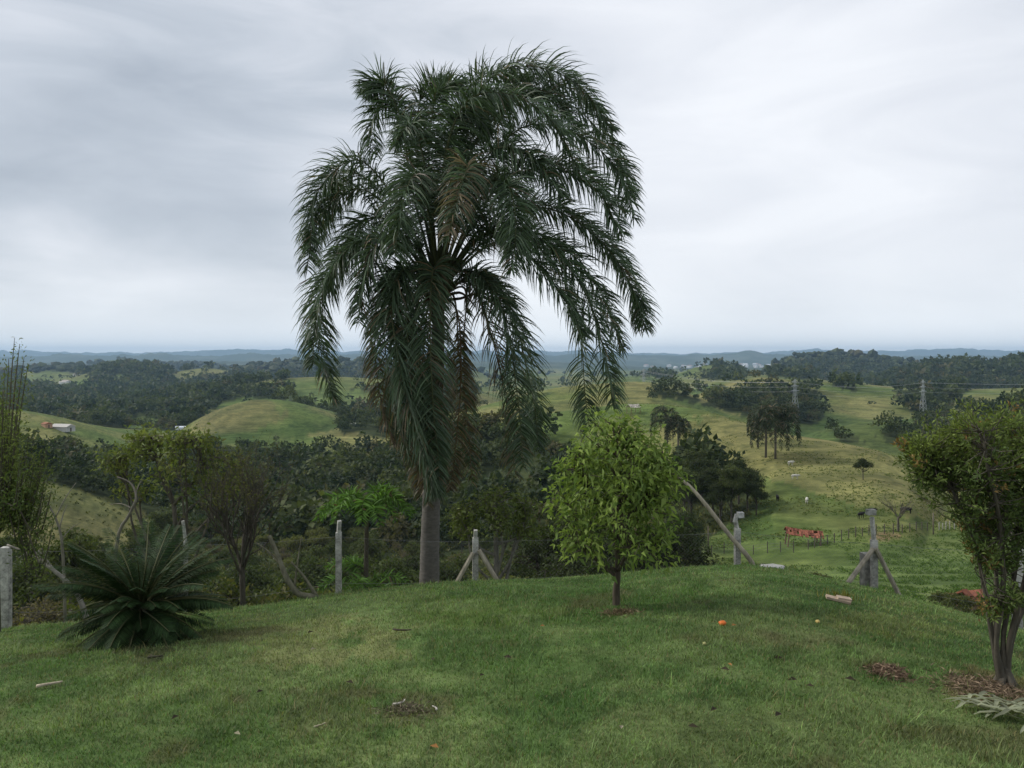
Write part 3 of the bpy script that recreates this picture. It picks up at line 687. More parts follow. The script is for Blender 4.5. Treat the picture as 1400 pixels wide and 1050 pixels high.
for k in range(5):
    a = k * 1.26; q = np.array([math.cos(a), math.sin(a), 0]); wd.tube(np.array([q * .12 + [0, 0, -.03], q * .05 + [0, 0, .02], [0, 0, .12]]), [.012, .025, .03], 5, bk)
nodes = np.vstack(nodes)
lob2 = [((1262, 620), .17), ((1290, 600), .20), ((1325, 590), .20), ((1360, 585), .19), ((1400, 590), .22), ((1440, 620), .22), ((1260, 650), .13), ((1300, 650), .18), ((1340, 650), .18), ((1380, 640), .20), ((1420, 660), .22), ((1330, 700), .12), ((1370, 700), .16), ((1410, 720), .20), ((1450, 690), .22), ((1480, 650), .2), ((1380, 760), .12), ((1350, 760), .09), ((1425, 780), .14), ((1330, 740), .07), ((1395, 820), .08), ((1355, 835), .07), ((1245, 605), .08)]
LP = []; LD = []; LC = []
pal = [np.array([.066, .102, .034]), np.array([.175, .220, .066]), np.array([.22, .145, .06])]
for k in range(1500):
    j = r.integers(len(lob2)); (cx, cy), rad = lob2[j]
    if cy > 730 and r.random() < .45: continue
    e = rp(cx, cy, r.normal() * .16) + rnd_dir(r, 1)[0] * rad * r.uniform(.3, 1.05)
    i = np.argsort(np.linalg.norm(nodes - e, axis=1) + .5 * np.maximum(nodes[:, 2] - e[2] + .05, 0))[r.integers(0, 5)]
    s = nodes[i]; ln = np.linalg.norm(e - s); mid = (s + e) / 2 + r.normal(size=3) * .06 * ln + np.array([0, 0, -.05 * ln])
    pth = spline([s, mid, e], 6); wd.tube(pth, np.linspace(.0045, .0012, 6), 3, bk, cap=False)
    n = r.integers(14, 26); tt = r.uniform(.45, 1, n); ix = np.minimum((tt * 5).astype(int), 4); f = (tt * 5 - ix)[:, None]
    LP.append(pth[ix] * (1 - f) + pth[ix + 1] * f + r.normal(size=(n, 3)) * .014); LD.append(rnd_dir(r, n) + (e - s) / (ln + 1e-6) * .9 + np.array([0, 0, .35]))
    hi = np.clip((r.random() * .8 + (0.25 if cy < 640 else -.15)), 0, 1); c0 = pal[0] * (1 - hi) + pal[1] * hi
    if r.random() < .06: c0 = pal[2]
    LC.append(c0 * r.uniform(.75, 1.25, (n, 1)))
LP = np.vstack(LP); LD = np.vstack(LD); LC = np.vstack(LC)
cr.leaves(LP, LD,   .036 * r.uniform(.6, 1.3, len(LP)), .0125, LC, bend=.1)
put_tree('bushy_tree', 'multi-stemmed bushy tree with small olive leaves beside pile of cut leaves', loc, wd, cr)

# ------------------------------------------------------------------ cycad
D3 = 7.0; loc = G(193, D3, -.01)
cyc = thing('cycad', 'dark green cycad with stiff arching fronds growing in the lawn', 'cycad', loc)
mb = MB(); mb.tube([(0, 0, -.05), (0, 0, .08), (0, 0, .2), (0, 0, .3)], [.12, .13, .12, .08], 12, (.075, .06, .045), jit=.35); mb.build('trunk', M['bark'], cyc)
def cycad_frond(seed, Lf, rise, arch):
    r = np.random.default_rng(seed); m2 = MB()
    t = np.linspace(0, 1, 16); el = rise - arch * t ** 1.3
    pth = np.zeros((16, 3))
    for k in range(1, 16): pth[k] = pth[k - 1] + np.array([math.cos(el[k]), 0, math.sin(el[k])]) * Lf / 15
    m2.tube(pth, np.linspace(.011, .003, 16), 4, (.10, .105, .05))
    n = 62; tt = np.linspace(.14, .99, n); ix = np.minimum((tt * 15).astype(int), 14); f = (tt * 15 - ix)[:, None]
    b = pth[ix] * (1 - f) + pth[ix + 1] * f; T = pth[ix + 1] - pth[ix]; T /= np.linalg.norm(T, axis=1)[:, None]
    up = np.cross(T, np.array([0, 1.0, 0])) * -1
    for sg in (-1, 1):
        d = np.array([0, sg * 1.0, 0]) + T * .75 + up * .45 + r.normal(size=(n, 3)) * .05
        ll = .175 * np.interp(tt, [0, .14, .3, .6, 1], [.2, .25, .85, 1, .4])
        m2.leaves(b, d, ll, .0100, np.array([.020, .042, .014]) * r.uniform(.7, 1.5, (n, 1)), up=up, fold=.02, bend=.05)
    return m2
ups = [cycad_frond(300 + k, .94 - .02 * k, 1.06 - .19 * k, .50 + .06 * k).mesh('frond') for k in range(4)]
downs = [cycad_frond(320 + k, .74 + .06 * k, .20 - .1 * k, .62).mesh('frond') for k in range(3)]
for m_ in ups + downs: m_.materials.append(M['cycad'])
r = np.random.default_rng(8)
for k in range(62):
    o = link('frond', ups[k % 4], cyc); o.location = (0, 0, .27)
    o.rotation_euler = (r.normal() * .08, r.uniform(-.12, .14), k * 2.39996 + r.normal() * .1); s = r.uniform(.72, .98); o.scale = (s, s, s)
for k in range(40):
    o = link('frond', downs[k % 3], cyc); o.location = (0, 0, .26)
    o.rotation_euler = (r.normal() * .3, r.uniform(-.12, .20), k * 2.39996 + .7 + r.normal() * .25); s = r.uniform(.55, 1.05); o.scale = (s, s, s)
for k, (dx, dy) in enumerate([(-.07, -.26), (.03, -.30), (.16, -.24), (.12, -.30), (-.16, -.22), (.22, -.16)]):
    m2 = MB(); m2.tube(spline([(dx * .3, dy * .3, .22), (dx * .75, dy * .7, .14), (dx * 1.25, dy * 1.15, -.02)], 7), np.linspace(.02, .011, 7), 5, (.15, .125, .09), jit=.2)
    o = m2.build('frond_stub', M['dry'], cyc)

# ------------------------------------------------------------------ fence of concrete posts
MESHG = 'concrete fence posts along the edge of the lawn'
def bar(mb, a, b, w, d=None, col=(.50, .49, .45)):
    a = Vector(a); b = Vector(b); v = b - a; q = v.to_track_quat('Z', 'Y').to_matrix()
    mb.box((a + b) / 2, (w, d or w, v.length), q, col)
FP = [  # px, top py, arm tip (px,py) or None, distance, width, label, base px
    (8, 748, None, 12.4, .125, 'weathered white concrete fence post beside bare grey branches'),
    (254, 740, (249, 712), 13.2, .06, 'thin concrete fence post half hidden behind the cycad'),
    (463, 728, (464, 712), 13.7, .095, 'white concrete fence post beside the bright green fan leaved plant'),
    (650, 735, (650, 725), 14.4, .10, 'concrete fence post with two braces beside the palm trunk'),
    (1008, 722, (1004, 712), 15.4, .10, 'concrete fence post with small box lamp on its arm'),
    (1195, 738, (1190, 707), 14.0, .095, 'concrete fence post with two wooden braces and bent arm'),
    (1391, 748, None, 12.3, .11, 'pale concrete fence post behind the bushy tree'),
]
posts = []
for px, ty, arm, d, wdt, lab in FP:
    base = G(px, d, -.05); t_ = thing('fence_post', lab, 'fence post', base, 0.1, None)
    top = np.array(P(px, ty, d)) - np.array(base); m2 = MB()
    bar(m2, (0, 0, -.1), (0, 0, top[2]), wdt); m2.build('post', M['concrete'], t_)
    if arm:
        m2 = MB(); e = np.array(P(arm[0], arm[1], d - .05)) - np.array(base); bar(m2, (0, 0, top[2] - .03), (e[0] * .8, e[1], e[2]), wdt * .62); m2.build('arm', M['concrete'], t_)
    posts.append((px, d, t_, base, top))
def brace(idx, a, b, col=(.30, .27, .21), r=.04, mat='wood'):
    px, d, t_, base, top = posts[idx]
    A = np.array(P(a[0], a[1], d - .08)) - np.array(base)
    Bx = P(b[0], b[1], d); bx = (b[0] - 700) / F * (d - .25); bz = gz1(bx, d - .25)
    Bp = np.array((bx, d - .25, bz)) - np.array(base)
    # the foot continues the visible line down to the ground
    m2 = MB(); m2.tube([A, (A + Bp) / 2, Bp], [r, r, r * 1.05], 7, col, jit=.12); m2.build('brace', M[mat], t_)
brace(3, (646, 756), (596, 812)); brace(3, (654, 752), (700, 810))
brace(5, (1193, 750), (1140, 812)); brace(5, (1197, 750), (1266, 826))
px, d, t_, base, top = posts[5]
m2 = MB(); e = np.array(P(1195, 742, d)) - np.array(base); f = np.array(P(1190, 703, d)) - np.array(base)
bk0 = np.array(P(1189, 757, d + .12)) - np.array(base); m2.box((bk0[0], .17, bk0[2] / 2 - .05), (.20, .16, bk0[2] + .1), None, (.30, .29, .26)); m2.build('buttress', M['concrete'], t_)
m2 = MB(); hd = np.array(P(1190, 700, d - .05)) - np.array(base); m2.box(hd, (.14, .1, .09), None, (.33, .33, .30)); m2.build('cap', M['concrete'], t_)
px, d, t_, base, top = posts[4]
m2 = MB(); a = np.array(P(1004, 714, d - .05)) - np.array(base); b = np.array(P(1007, 703, d - .05)) - np.array(base); c_ = np.array(P(1012, 704, d - .05)) - np.array(base)
bar(m2, a, b, .06); m2.box(c_, (.11, .10, .10), None, (.55, .55, .52)); m2.build('lamp', M['concrete'], t_)
# chain-link between the posts
def chain(i, j, lab):
    p1 = posts[i]; p2 = posts[j]; a = np.array(p1[3]); b = np.array(p2[3]); ln = np.linalg.norm((b - a)[:2])
    t_ = thing('wire_fence', lab, 'wire fence', Vector(a))
    ta = p1[4][2] - .05; tb = p2[4][2] - .05 + (b - a)[2]
    m2 = MB(); n = int(ln / .075)
    def pt(s, h):  # s along, h 0..1
        lo = s * (b - a)[2] + .1; hi = ta + s * (tb - ta); return np.array([(b - a)[0] * s, (b - a)[1] * s - .09, lo + (hi - lo) * h])
    H = (ta + .05) / ln
    for k in range(-int(1.7 / .075), n):
        for sg in (1, -1):
            s0, s1 = k / n, k / n + 1.6 / ln
            if sg < 0: s0, s1 = s1, s0
            h0, h1 = 0.0, 1.0
            if s0 < 0: h0 = -s0 / (s1 - s0); s0 = 0
            if s0 > 1: h0 = (1 - s0) / (s1 - s0); s0 = 1
            if s1 > 1: h1 = h0 + (1 - s0) / (s1 - s0) * (1 - h0); s1 = 1
            if s1 < 0: h1 = h0 + (0 - s0) / (s1 - s0) * (1 - h0); s1 = 0
            if abs(s1 - s0) < 1e-4 or h0 > 1: continue
            m2.tube([pt(s0, h0), pt(s1, h1)], .0009, 3, (.14, .145, .14), cap=False)
    tag(m2.build('chain_link', M['metal'], t_), kind='stuff')
    for h in (.02, .5, 1.0):
        m3 = MB(); m3.tube([pt(s, h) - np.array([0, 0, .03 * math.sin(math.pi * s)]) for s in np.linspace(0, 1, 7)], .0018, 4, (.2, .2, .2)); m3.build('wire', M['metal'], t_)
for i, lab in enumerate(['chain link fence running from the bare branches to the cycad', 'chain link fence behind the twiggy bare tree', 'chain link fence spanning behind the palm trunk',
                         'chain link fence spanning behind the young round tree', 'chain link fence between the lamp post and the braced post', 'chain link fence behind the bushy tree above green field']):
    chain(i, i + 1, lab)
# long leaning pole
mb = MB(); a = P(1029, 771, 15.2); foot = G(1029, 15.2); foot = Vector((foot.x + .25, foot.y, foot.z - .05)); tpp = P(946, 668, 15.7)
pts = spline([foot, a, P(1000, 735, 15.3), P(965, 690, 15.5), tpp, P(926, 650, 15.9)], 20) - np.array(foot)
mb.tube(pts, np.linspace(.055, .028, 20), 8, (.30, .27, .20), jit=.1)
o = mb.build('leaning_pole', M['wood'], None, True); o.location = foot; tag(o, 'long slender wooden pole leaning against the fence near the lamp post', 'pole')

# ------------------------------------------------------------------ trees and shrubs just beyond the fence
def bare_tree(seed, loc, H, spread, tr, levels, name, label, col, n0=7, leafn=0, pal=None, tilt=(0, 0), L=.03, W=.015, cat='tree', up=.75, top=None, thf=.32):
    r = np.random.default_rng(seed); wd = MB(); cr = MB(); tips = []
    th = H * thf
    wd.tube(spline([(0, 0, -.5), (0, 0, 0), (tilt[0] * .4, tilt[1] * .4, th * .5), (tilt[0], tilt[1], th)], 9), np.linspace(tr, tr * .72, 9), 7, col, jit=.3)
    def grow(p, d, ln, rad, lev):
        q = p + d * ln; m_ = (p + q) / 2 + r.normal(size=3) * ln * .07
        pth = spline([p, m_, q], 5); wd.tube(pth, np.linspace(rad, rad * .6, 5), 5 if lev < 2 else 3, col, cap=False)
        if lev >= levels: tips.append((pth, d)); return
        for k in range(r.integers(2, 4) + (1 if lev == 1 else 0)):
            f = r.uniform(.4, 1.0); s = pth[min(int(f * 4 + .5), 4)]
            nd = d + rnd_dir(r, 1)[0] * .62; nd[2] = max(nd[2], .05) + .22; nd /= np.linalg.norm(nd)
            grow(s, nd, ln * r.uniform(.55, .82), rad * .56, lev + 1)
    for k in range(n0):
        a = k * 2.4 + r.normal() * .3; d = np.array([math.cos(a) * spread, math.sin(a) * spread, up]); d /= np.linalg.norm(d)
        grow(np.array([tilt[0], tilt[1], th * r.uniform(.75, 1.0)]), d, H * .30 * r.uniform(.8, 1.15), tr * .40, 1)
    if leafn:
        n = leafn; pick = r.integers(0, len(tips), n); t5 = r.uniform(0, 4, n)
        LP = np.array([tips[i][0][int(t)] * (1 - t % 1) + tips[i][0][min(int(t) + 1, 4)] * (t % 1) for i, t in zip(pick, t5)]) + r.normal(size=(n, 3)) * .03
        LD = np.array([tips[i][1] for i in pick]) * .5 + rnd_dir(r, n) + np.array([0, 0, -.1])
        tm = r.random((n, 1)); LC = np.array(pal[0]) * (1 - tm) + np.array(pal[1]) * tm
        cr.leaves(LP, LD, L * r.uniform(.6, 1.3, n), W, LC)
    t_ = thing(name, label, cat, loc); wd.build('trunk', M['bark'], t_, True)
    if top:
        zm = np.concatenate(wd.V)[:, 2].max(); sc = ((HZ - top) / F * loc.y - loc.z) / zm; t_.scale = (sc, sc, sc)
    if leafn: tag(cr.build('crown', M['leaf'], t_), kind='stuff')
    return t_
D = 12.2
bare_tree(41, G(332, D), 3.05, .36, .060, 5, 'twiggy_tree', 'dark twiggy tree with sparse leaves behind the cycad', (.072, .064, .052), 13, 1700, [(.06, .068, .024), (.13, .13, .05)], (-.02, 0), .045, .022, top=590, up=.95, thf=.36)
# pale green tree over the left gap
loc = G(235, 15.5); rel = lambda px, py, d: tuple(np.array(P(px, py, d)) - np.array(loc))
wd, cr = gen_tree(43, [(0, 0, -.4), (.05, 0, 1.0), (.15, 0, 2.2), rel(238, 690, 15.5)], .075,
    [(rel(165, 630, 15.4), (.40, .45, .20)), (rel(205, 603, 15.6), (.42, .45, .17)), (rel(262, 606, 15.3), (.45, .45, .18)), (rel(308, 632, 15.5), (.36, .4, .2)), (rel(235, 645, 15.0), (.42, .4, .22)), (rel(185, 668, 15.7), (.34, .35, .18)), (rel(285, 668, 15.4), (.40, .4, .22)), (rel(330, 665, 15.8), (.3, .35, .2))],
    190, 3600, .095, .044, [(.085, .125, .038), (.185, .215, .070), (.12, .12, .06)], (.10, .09, .07), droop=.25, sig=.10, limb_n=11, twig_r=.008, leaf_on=.5)
put_tree('yellow_leaved_tree', 'spreading open tree with yellowish leaves in flat layers beyond the fence', loc, wd, cr)
# left-hand edge tree: upright twigs, feathery foliage
D5 = 8.9; loc = G(-6, D5, -.3); r = np.random.default_rng(77); wd = MB(); cr = MB(); LP = []; LD = []; LC = []
def lp(px, py, off=0): return np.array(P(px, py, D5 + off)) - np.array(loc)
for k in range(230):
    ex = r.choice([r.uniform(-60, 30), r.uniform(-60, 74)]); ey = np.interp(ex, [-60, 0, 15, 30, 50, 76], [560, 530, 525, 560, 600, 620]) + r.uniform(0, 130)
    if k < 9: ex, ey = [(20, 462), (27, 470), (33, 488), (12, 490), (22, 505), (6, 505), (38, 500), (16, 520), (28, 520)][k]
    off = r.normal() * .28
    pth = spline([lp(-8, 745 - 40 * r.random()), lp(-4 + (ex + 4) * .35, 690, off * .4), lp(ex * .75, ey + 60, off * .8), lp(ex, ey, off)], 12)
    wd.tube(pth, np.linspace(.016, .0025, 12), 4, (.085, .078, .055), cap=False)
    n = 34 if k < 9 else 105; tt = r.uniform(.35 if k >= 9 else .6, 1, n) * 11; ix = np.minimum(tt.astype(int), 10); f = (tt - ix)[:, None]
    LP.append(pth[ix] * (1 - f) + pth[ix + 1] * f + r.normal(size=(n, 3)) * .05); LD.append(rnd_dir(r, n) + np.array([.1, 0, .35]))
    hi = r.random(); LC.append((np.array([.070, .105, .036]) * (1 - hi) + np.array([.165, .20, .062]) * hi) * r.uniform(.8, 1.2, (n, 1)))
wd.tube(spline([(0, 0, -.2), (0, 0, .3), lp(-8, 735)], 6), np.linspace(.06, .045, 6), 7, (.085, .078, .055))
cr.leaves(np.vstack(LP), np.vstack(LD),   .044 * r.uniform(.6, 1.3, len(np.vstack(LP))), .016, np.vstack(LC))
put_tree('feathery_shrub', 'feathery upright shrub with bare top twigs above white post', loc, wd, cr, 'shrub')
# small tree with whitish stems by the braced post
loc = G(676, 15.2); rel = lambda px, py, d: tuple(np.array(P(px, py, d)) - np.array(loc))
wd, cr = gen_tree(47, [(0, 0, -.3), (-.02, 0, .7), (.04, 0, 1.3), rel(678, 730, 15.2)], .065,
    [(rel(640, 705, 15.1), (.36, .4, .26)), (rel(680, 686, 15.2), (.42, .45, .26)), (rel(716, 700, 15.3), (.32, .4, .30)), (rel(672, 715, 14.9), (.40, .35, .24)), (rel(632, 722, 15.3), (.26, .3, .18)), (rel(718, 728, 15.1), (.26, .3, .22))],
    200, 3400, .080, .036, [(.070, .105, .034), (.175, .210, .072), (.12, .12, .06)], (.17, .16, .135), droop=.3, sig=.06, limb_n=9, twig_r=.007)
wd.tube(spline([(.03, 0, .5), (.22, 0, 1.2), rel(705, 735, 15.2)], 9), np.linspace(.04, .02, 9), 6, (.17, .16, .135), jit=.25)
put_tree('small_tree', 'small tree with mottled pale stems behind the braced concrete post', loc, wd, cr)
# bright green fan leaved plant
loc = G(500, 15.6); t_ = thing('palm_sapling', 'bright green young palm with fan of arching leaves beyond fence', 'palm sapling', loc)
mb = MB(); SH = (HZ - 712) / F * 15.6 - loc.z; mb.tube([(0, 0, -.3), (0, 0, SH * .5), (.02, 0, SH)], [.06, .05, .04], 7, (.08, .07, .05)); mb.build('trunk', M['bark'], t_)
r = np.random.default_rng(9)
for k in range(26):
    a = k * 2.4; low = k >= 14; z0 = SH * (r.uniform(.45, .7) if low else 1.0); hgt = r.uniform(.1, .3) if low else r.uniform(.3, .62); q = np.array([math.cos(a), math.sin(a), 0]) * r.uniform(.75, 1.1); b0 = np.array([.01, 0, z0])
    fm = frond([b0, b0 + q * .28 + [0, 0, hgt * .8], b0 + q * .6 + [0, 0, hgt * .85], b0 + q * .92 + [0, 0, hgt * .2]], n=46, ll=.27, wl=.026, col=(.100, .190, .045), seed=500 + k, rr=.010, wind=0, grav=.6)
    fm.build('frond', M['leaf'], t_)
# curved fallen limb by the twiggy tree
def limb(name, label, ctrl, r0, r1, col, d, subs=(), mat='bark'):
    pts = [np.array(P(px, py, d + o)) for px, py, o in ctrl]; base = pts[0].copy(); g0 = gz1(base[0], base[1]); base[2] = g0
    wd = MB(); pth = spline([q - base for q in pts], 18); wd.tube(pth, np.linspace(r0, r1, 18), 7, col, jit=.2)
    for f, e, rr in subs:
        s = pth[int(f * 17)]; e = np.array(P(e[0], e[1], d + (e[2] if len(e) > 2 else 0))) - base
        wd.tube(spline([s, (s + e) / 2 + np.array([0, 0, .04]), e], 8), np.linspace(rr, rr * .4, 8), 5, col, jit=.2)
    o = wd.build(name, M[mat], None, True); o.location = Vector(base); return tag(o, label, 'branch')
gy = lambda px, d: HZ - F * gz1((px - 700) / F * d, d) / d
d = 11.6
limb('curved_branch', 'curved mossy bough bending up from the lawn edge near twiggy tree', [(440, gy(440, d) + 4, 0), (425, 816, 0), (408, 812, 0), (392, 790, 0), (380, 760, .1), (368, 733, .2)], .055, .028, (.13, .125, .085), d,
     [(.08, (398, 768, .1), .03), (.75, (350, 742, .3), .02), (.5, (412, 735, .3), .018)])
d = 9.6
limb('bare_branch', 'bare grey forked branch sloping down behind the white post', [(122, gy(122, d) + 3, 0), (105, 812, 0), (80, 785, 0), (45, 760, .1), (10, 745, .2)], .034, .012, (.22, .205, .175), d,
     [(.35, (102, 796, 0), .014), (.55, (36, 740, .2), .012), (.62, (14, 730, .3), .010), (.7, (70, 745, .1), .009), (.8, (20, 768, .1), .008), (.6, (48, 738, .1), .008)])
d = 11.5
limb('arching_stem', 'thin bare stem arching above the cycad', [(150, gy(150, d), 0), (160, 740, 0), (176, 705, 0), (186, 680, 0), (178, 660, .1), (160, 652, .1)], .028, .008, (.17, .155, .125), d, [(.5, (150, 690, .2), .010), (.7, (196, 655, .2), .008)])
limb('arching_stem', 'thin forked bare stem beside the feathery shrub', [(90, gy(90, d), 0), (86, 760, 0), (80, 720, 0), (66, 690, 0), (50, 672, .1)], .024, .007, (.16, .15, .12), d, [(.5, (92, 690, .2), .010), (.6, (104, 660, .2), .010), (.4, (110, 715, .2), .008)])

# ------------------------------------------------------------------ tree kinds of the gully (built once, then copied)
def kind(seed, H, lobes, tr, n_twig, n_leaf, L, W, pal, bark, **kw):
    return gen_tree(seed, [(0, 0, -.6), (0, 0, H * .12), (.05 * H * .2, 0, H * .3), (0, 0, H * .5)], tr, lobes, n_twig, n_leaf, L, W, pal, bark, **kw)
def rl(seed, n, H, R, zlo, zhi, q):
    r = np.random.default_rng(seed); out = []
    for k in range(n):
        a = k * 2.4 + r.normal() * .4; rad = R * math.sqrt((k + .5) / n) * .8; z = H * r.uniform(zlo, zhi) * (1 - .25 * (rad / R) ** 2)
        out.append(((math.cos(a) * rad, math.sin(a) * rad, z), (R * q * r.uniform(.8, 1.2), R * q * r.uniform(.8, 1.2), R * q * .7)))
    return out
KINDS = {}
def addkind(key, name, label, grp, wc, first=(0, 0)):
    KINDS[key] = (name, label, grp, wc[0].mesh('trunk', True), wc[1].mesh('crown'), [0])
    KINDS[key][3].materials.append(M['bark']); KINDS[key][4].materials.append(M['leaf'])
def place(key, x, y, sc, rz, label=None, lift=0):
    name, lab, grp, tm, cm, cnt = KINDS[key]
    t_ = thing(name, label or lab, 'tree' if 'shrub' not in name else 'shrub', Vector((x, y, gz1(x, y) + lift)), rz, grp if not label else None)
    t_.scale = (sc, sc, sc)
    link('trunk', tm, t_); tag(link('crown', cm, t_), kind='stuff'); return t_
addkind('dark', 'broadleaf_tree', 'dark rounded evergreen in the wooded gully below the lawn', 'dark evergreens in the gully',
        kind(61, 8, rl(1, 9, 8, 3.3, .62, .92, .42), .2, 260, 5200, .34, .17, [(.042, .064, .025), (.100, .128, .044)], (.085, .075, .06), sig=.22, twig_r=.02, limb_n=9))
addkind('deep', 'broadleaf_tree', 'very dark dense crowned tree in the middle of the gully', 'very dark trees in the gully',  # darker leaves: dark pasture clump, and dark depth painted into the gully centre
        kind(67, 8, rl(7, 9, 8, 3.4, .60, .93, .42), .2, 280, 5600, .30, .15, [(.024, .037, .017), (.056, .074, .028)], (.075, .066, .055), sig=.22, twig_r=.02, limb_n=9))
addkind('olive', 'broadleaf_tree', 'olive green spreading tree in the wooded gully below the lawn', 'olive trees in the gully',
        kind(62, 6.5, rl(2, 8, 6.5, 3.0, .55, .95, .40), .16, 240, 4200, .30, .14, [(.085, .105, .036), (.190, .195, .072)], (.1, .09, .07), sig=.2, twig_r=.018, limb_n=8))
addkind('brown', 'broadleaf_tree', 'brownish grey thin crowned tree in the wooded gully', 'brownish trees in the gully',
        kind(63, 6, rl(3, 7, 6, 2.6, .5, .95, .42), .14, 260, 2400, .24, .10, [(.100, .096, .050), (.185, .160, .090)], (.12, .105, .085), sig=.18, twig_r=.018, limb_n=9))
addkind('tall', 'broadleaf_tree', 'tall dark slender crowned tree in the wooded gully', 'tall trees in the gully',
        kind(64, 11, rl(4, 9, 11, 2.5, .5, .96, .5), .2, 260, 4800, .34, .17, [(.046, .068, .028), (.11, .13, .05)], (.1, .09, .075), sig=.22, twig_r=.02, limb_n=10))
addkind('shrub', 'leafy_shrub', 'low leafy shrub growing below the lawn edge', 'shrubs below the lawn edge',
        gen_tree(65, [(0, 0, -.3), (0, 0, .1), (.03, 0, .25), (0, 0, .5)], .04, rl(5, 7, 1.5, 1.0, .35, .9, .45), 200, 3600, .10, .05, [(.045, .065, .022), (.105, .125, .04), (.14, .13, .05)], (.09, .08, .06), sig=.06, twig_r=.006))
addkind('yshrub', 'leafy_shrub', 'yellow green leafy shrub growing below the lawn edge', 'yellow green shrubs below the lawn edge',
        gen_tree(66, [(0, 0, -.3), (0, 0, .1), (.03, 0, .25), (0, 0, .5)], .04, rl(6, 7, 1.3, .9, .35, .9, .45), 200, 3200, .11, .05, [(.085, .105, .025), (.170, .165, .04)], (.09, .08, .06), sig=.06, twig_r=.006))
r = np.random.default_rng(17)
# shrubs near the fence
for px, d, s, kd in [(30, 14.5, 1.0, 'yshrub'), (75, 14, .9, 'yshrub'), (110, 15, 1.0, 'shrub'), (-40, 14.5, 1.0, 'yshrub'), (290, 15, 1.0, 'shrub'), (330, 16, 1.2, 'yshrub'), (380, 15.5, 1.0, 'shrub'), (250, 16.5, 1.3, 'shrub'),
                     (420, 17, 1.4, 'shrub'), (545, 18, 1.3, 'shrub'), (600, 18.5, 1.1, 'shrub'), (480, 18.5, 1.3, 'shrub'), (560, 17, .9, 'yshrub'), (640, 19, 1.3, 'shrub'), (730, 19, 1.3, 'shrub'), (790, 20, 1.4, 'shrub'), (850, 22, 1.6, 'shrub'), (180, 17, 1.4, 'shrub'),
                     (940, 26, 1.3, 'shrub'), (920, 30, 1.5, 'yshrub'), (980, 48, 1.4, 'yshrub'), (955, 40, 1.2, 'shrub'), (1300, 30, .8, 'shrub'), (1320, 27, .7, 'shrub')]:
    place(kd, (px - 700) / F * d, d, s * r.uniform(.9, 1.15), r.uniform(0, 6.28), lift=-.05)
place('shrub', (1117 - 700) / F * 62, 62, 1.3, 1.0, 'dark round shrub on the slope between tiled shelter and braced post')
# gully trees
def scatter_individual(n, dlo, dhi, seed, mind):
    r = np.random.default_rng(seed); got = []; K = 5000
    D_ = np.exp(r.uniform(math.log(dlo), math.log(dhi), K)); PX = r.uniform(-140, 1010, K); X_ = (PX - 700) / F * D_; Z_ = gz(X_, D_); WM, _ = cover(X_, D_, Z_)
    LIM = np.interp(PX, [-140, 0, 150, 250, 420, 560, 700, 860, 940, 1010], [640, 640, 640, 610, 606, 600, 600, 600, 600, 640])
    for x, d, z, px, wm, lim in zip(X_, D_, Z_, PX, WM, LIM):
        if len(got) >= n: break
        if not wm or (d < 40 and px > 860): continue
        if any((x - a) ** 2 + (d - b) ** 2 < (mind * (.6 + d / 160)) ** 2 for a, b in got): continue
        sc = r.uniform(.35, .75) if d < 60 else r.uniform(.45, .95)
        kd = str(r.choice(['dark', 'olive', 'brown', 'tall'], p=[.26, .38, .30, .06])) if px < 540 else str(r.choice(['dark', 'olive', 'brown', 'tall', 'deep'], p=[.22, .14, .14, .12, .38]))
        Hh = {'dark': 8, 'deep': 8, 'olive': 6.5, 'brown': 6, 'tall': 11}[kd] * sc
        if HZ - (z + Hh) / d * F < lim:
            sc *= ((HZ - lim) / F * d - z) / Hh
            if sc < .35: continue
        got.append((x, d)); place(kd, x, d, sc, r.uniform(0, 6.28))
    return got
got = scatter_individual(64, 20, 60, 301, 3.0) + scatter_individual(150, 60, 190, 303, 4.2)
# dark trees on the pasture edge
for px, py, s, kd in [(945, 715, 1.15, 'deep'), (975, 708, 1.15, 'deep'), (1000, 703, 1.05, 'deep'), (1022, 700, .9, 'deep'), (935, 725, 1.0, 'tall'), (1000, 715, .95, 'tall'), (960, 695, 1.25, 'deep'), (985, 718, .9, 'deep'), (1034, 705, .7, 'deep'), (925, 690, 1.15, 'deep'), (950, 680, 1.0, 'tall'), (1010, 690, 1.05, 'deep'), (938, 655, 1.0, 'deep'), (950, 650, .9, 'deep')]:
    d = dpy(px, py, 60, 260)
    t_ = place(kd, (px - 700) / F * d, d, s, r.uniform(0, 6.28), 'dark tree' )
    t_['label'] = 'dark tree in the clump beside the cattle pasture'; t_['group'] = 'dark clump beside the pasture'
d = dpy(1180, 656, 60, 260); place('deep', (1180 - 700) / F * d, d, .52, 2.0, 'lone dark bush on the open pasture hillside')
bare_tree(49, G(1228, dpy(1228, 727, 60, 200)), 6.5, .5, .2, 3, 'bare_sapling', 'small leafless sapling beside the bare earth patch', (.10, .09, .07), 6)

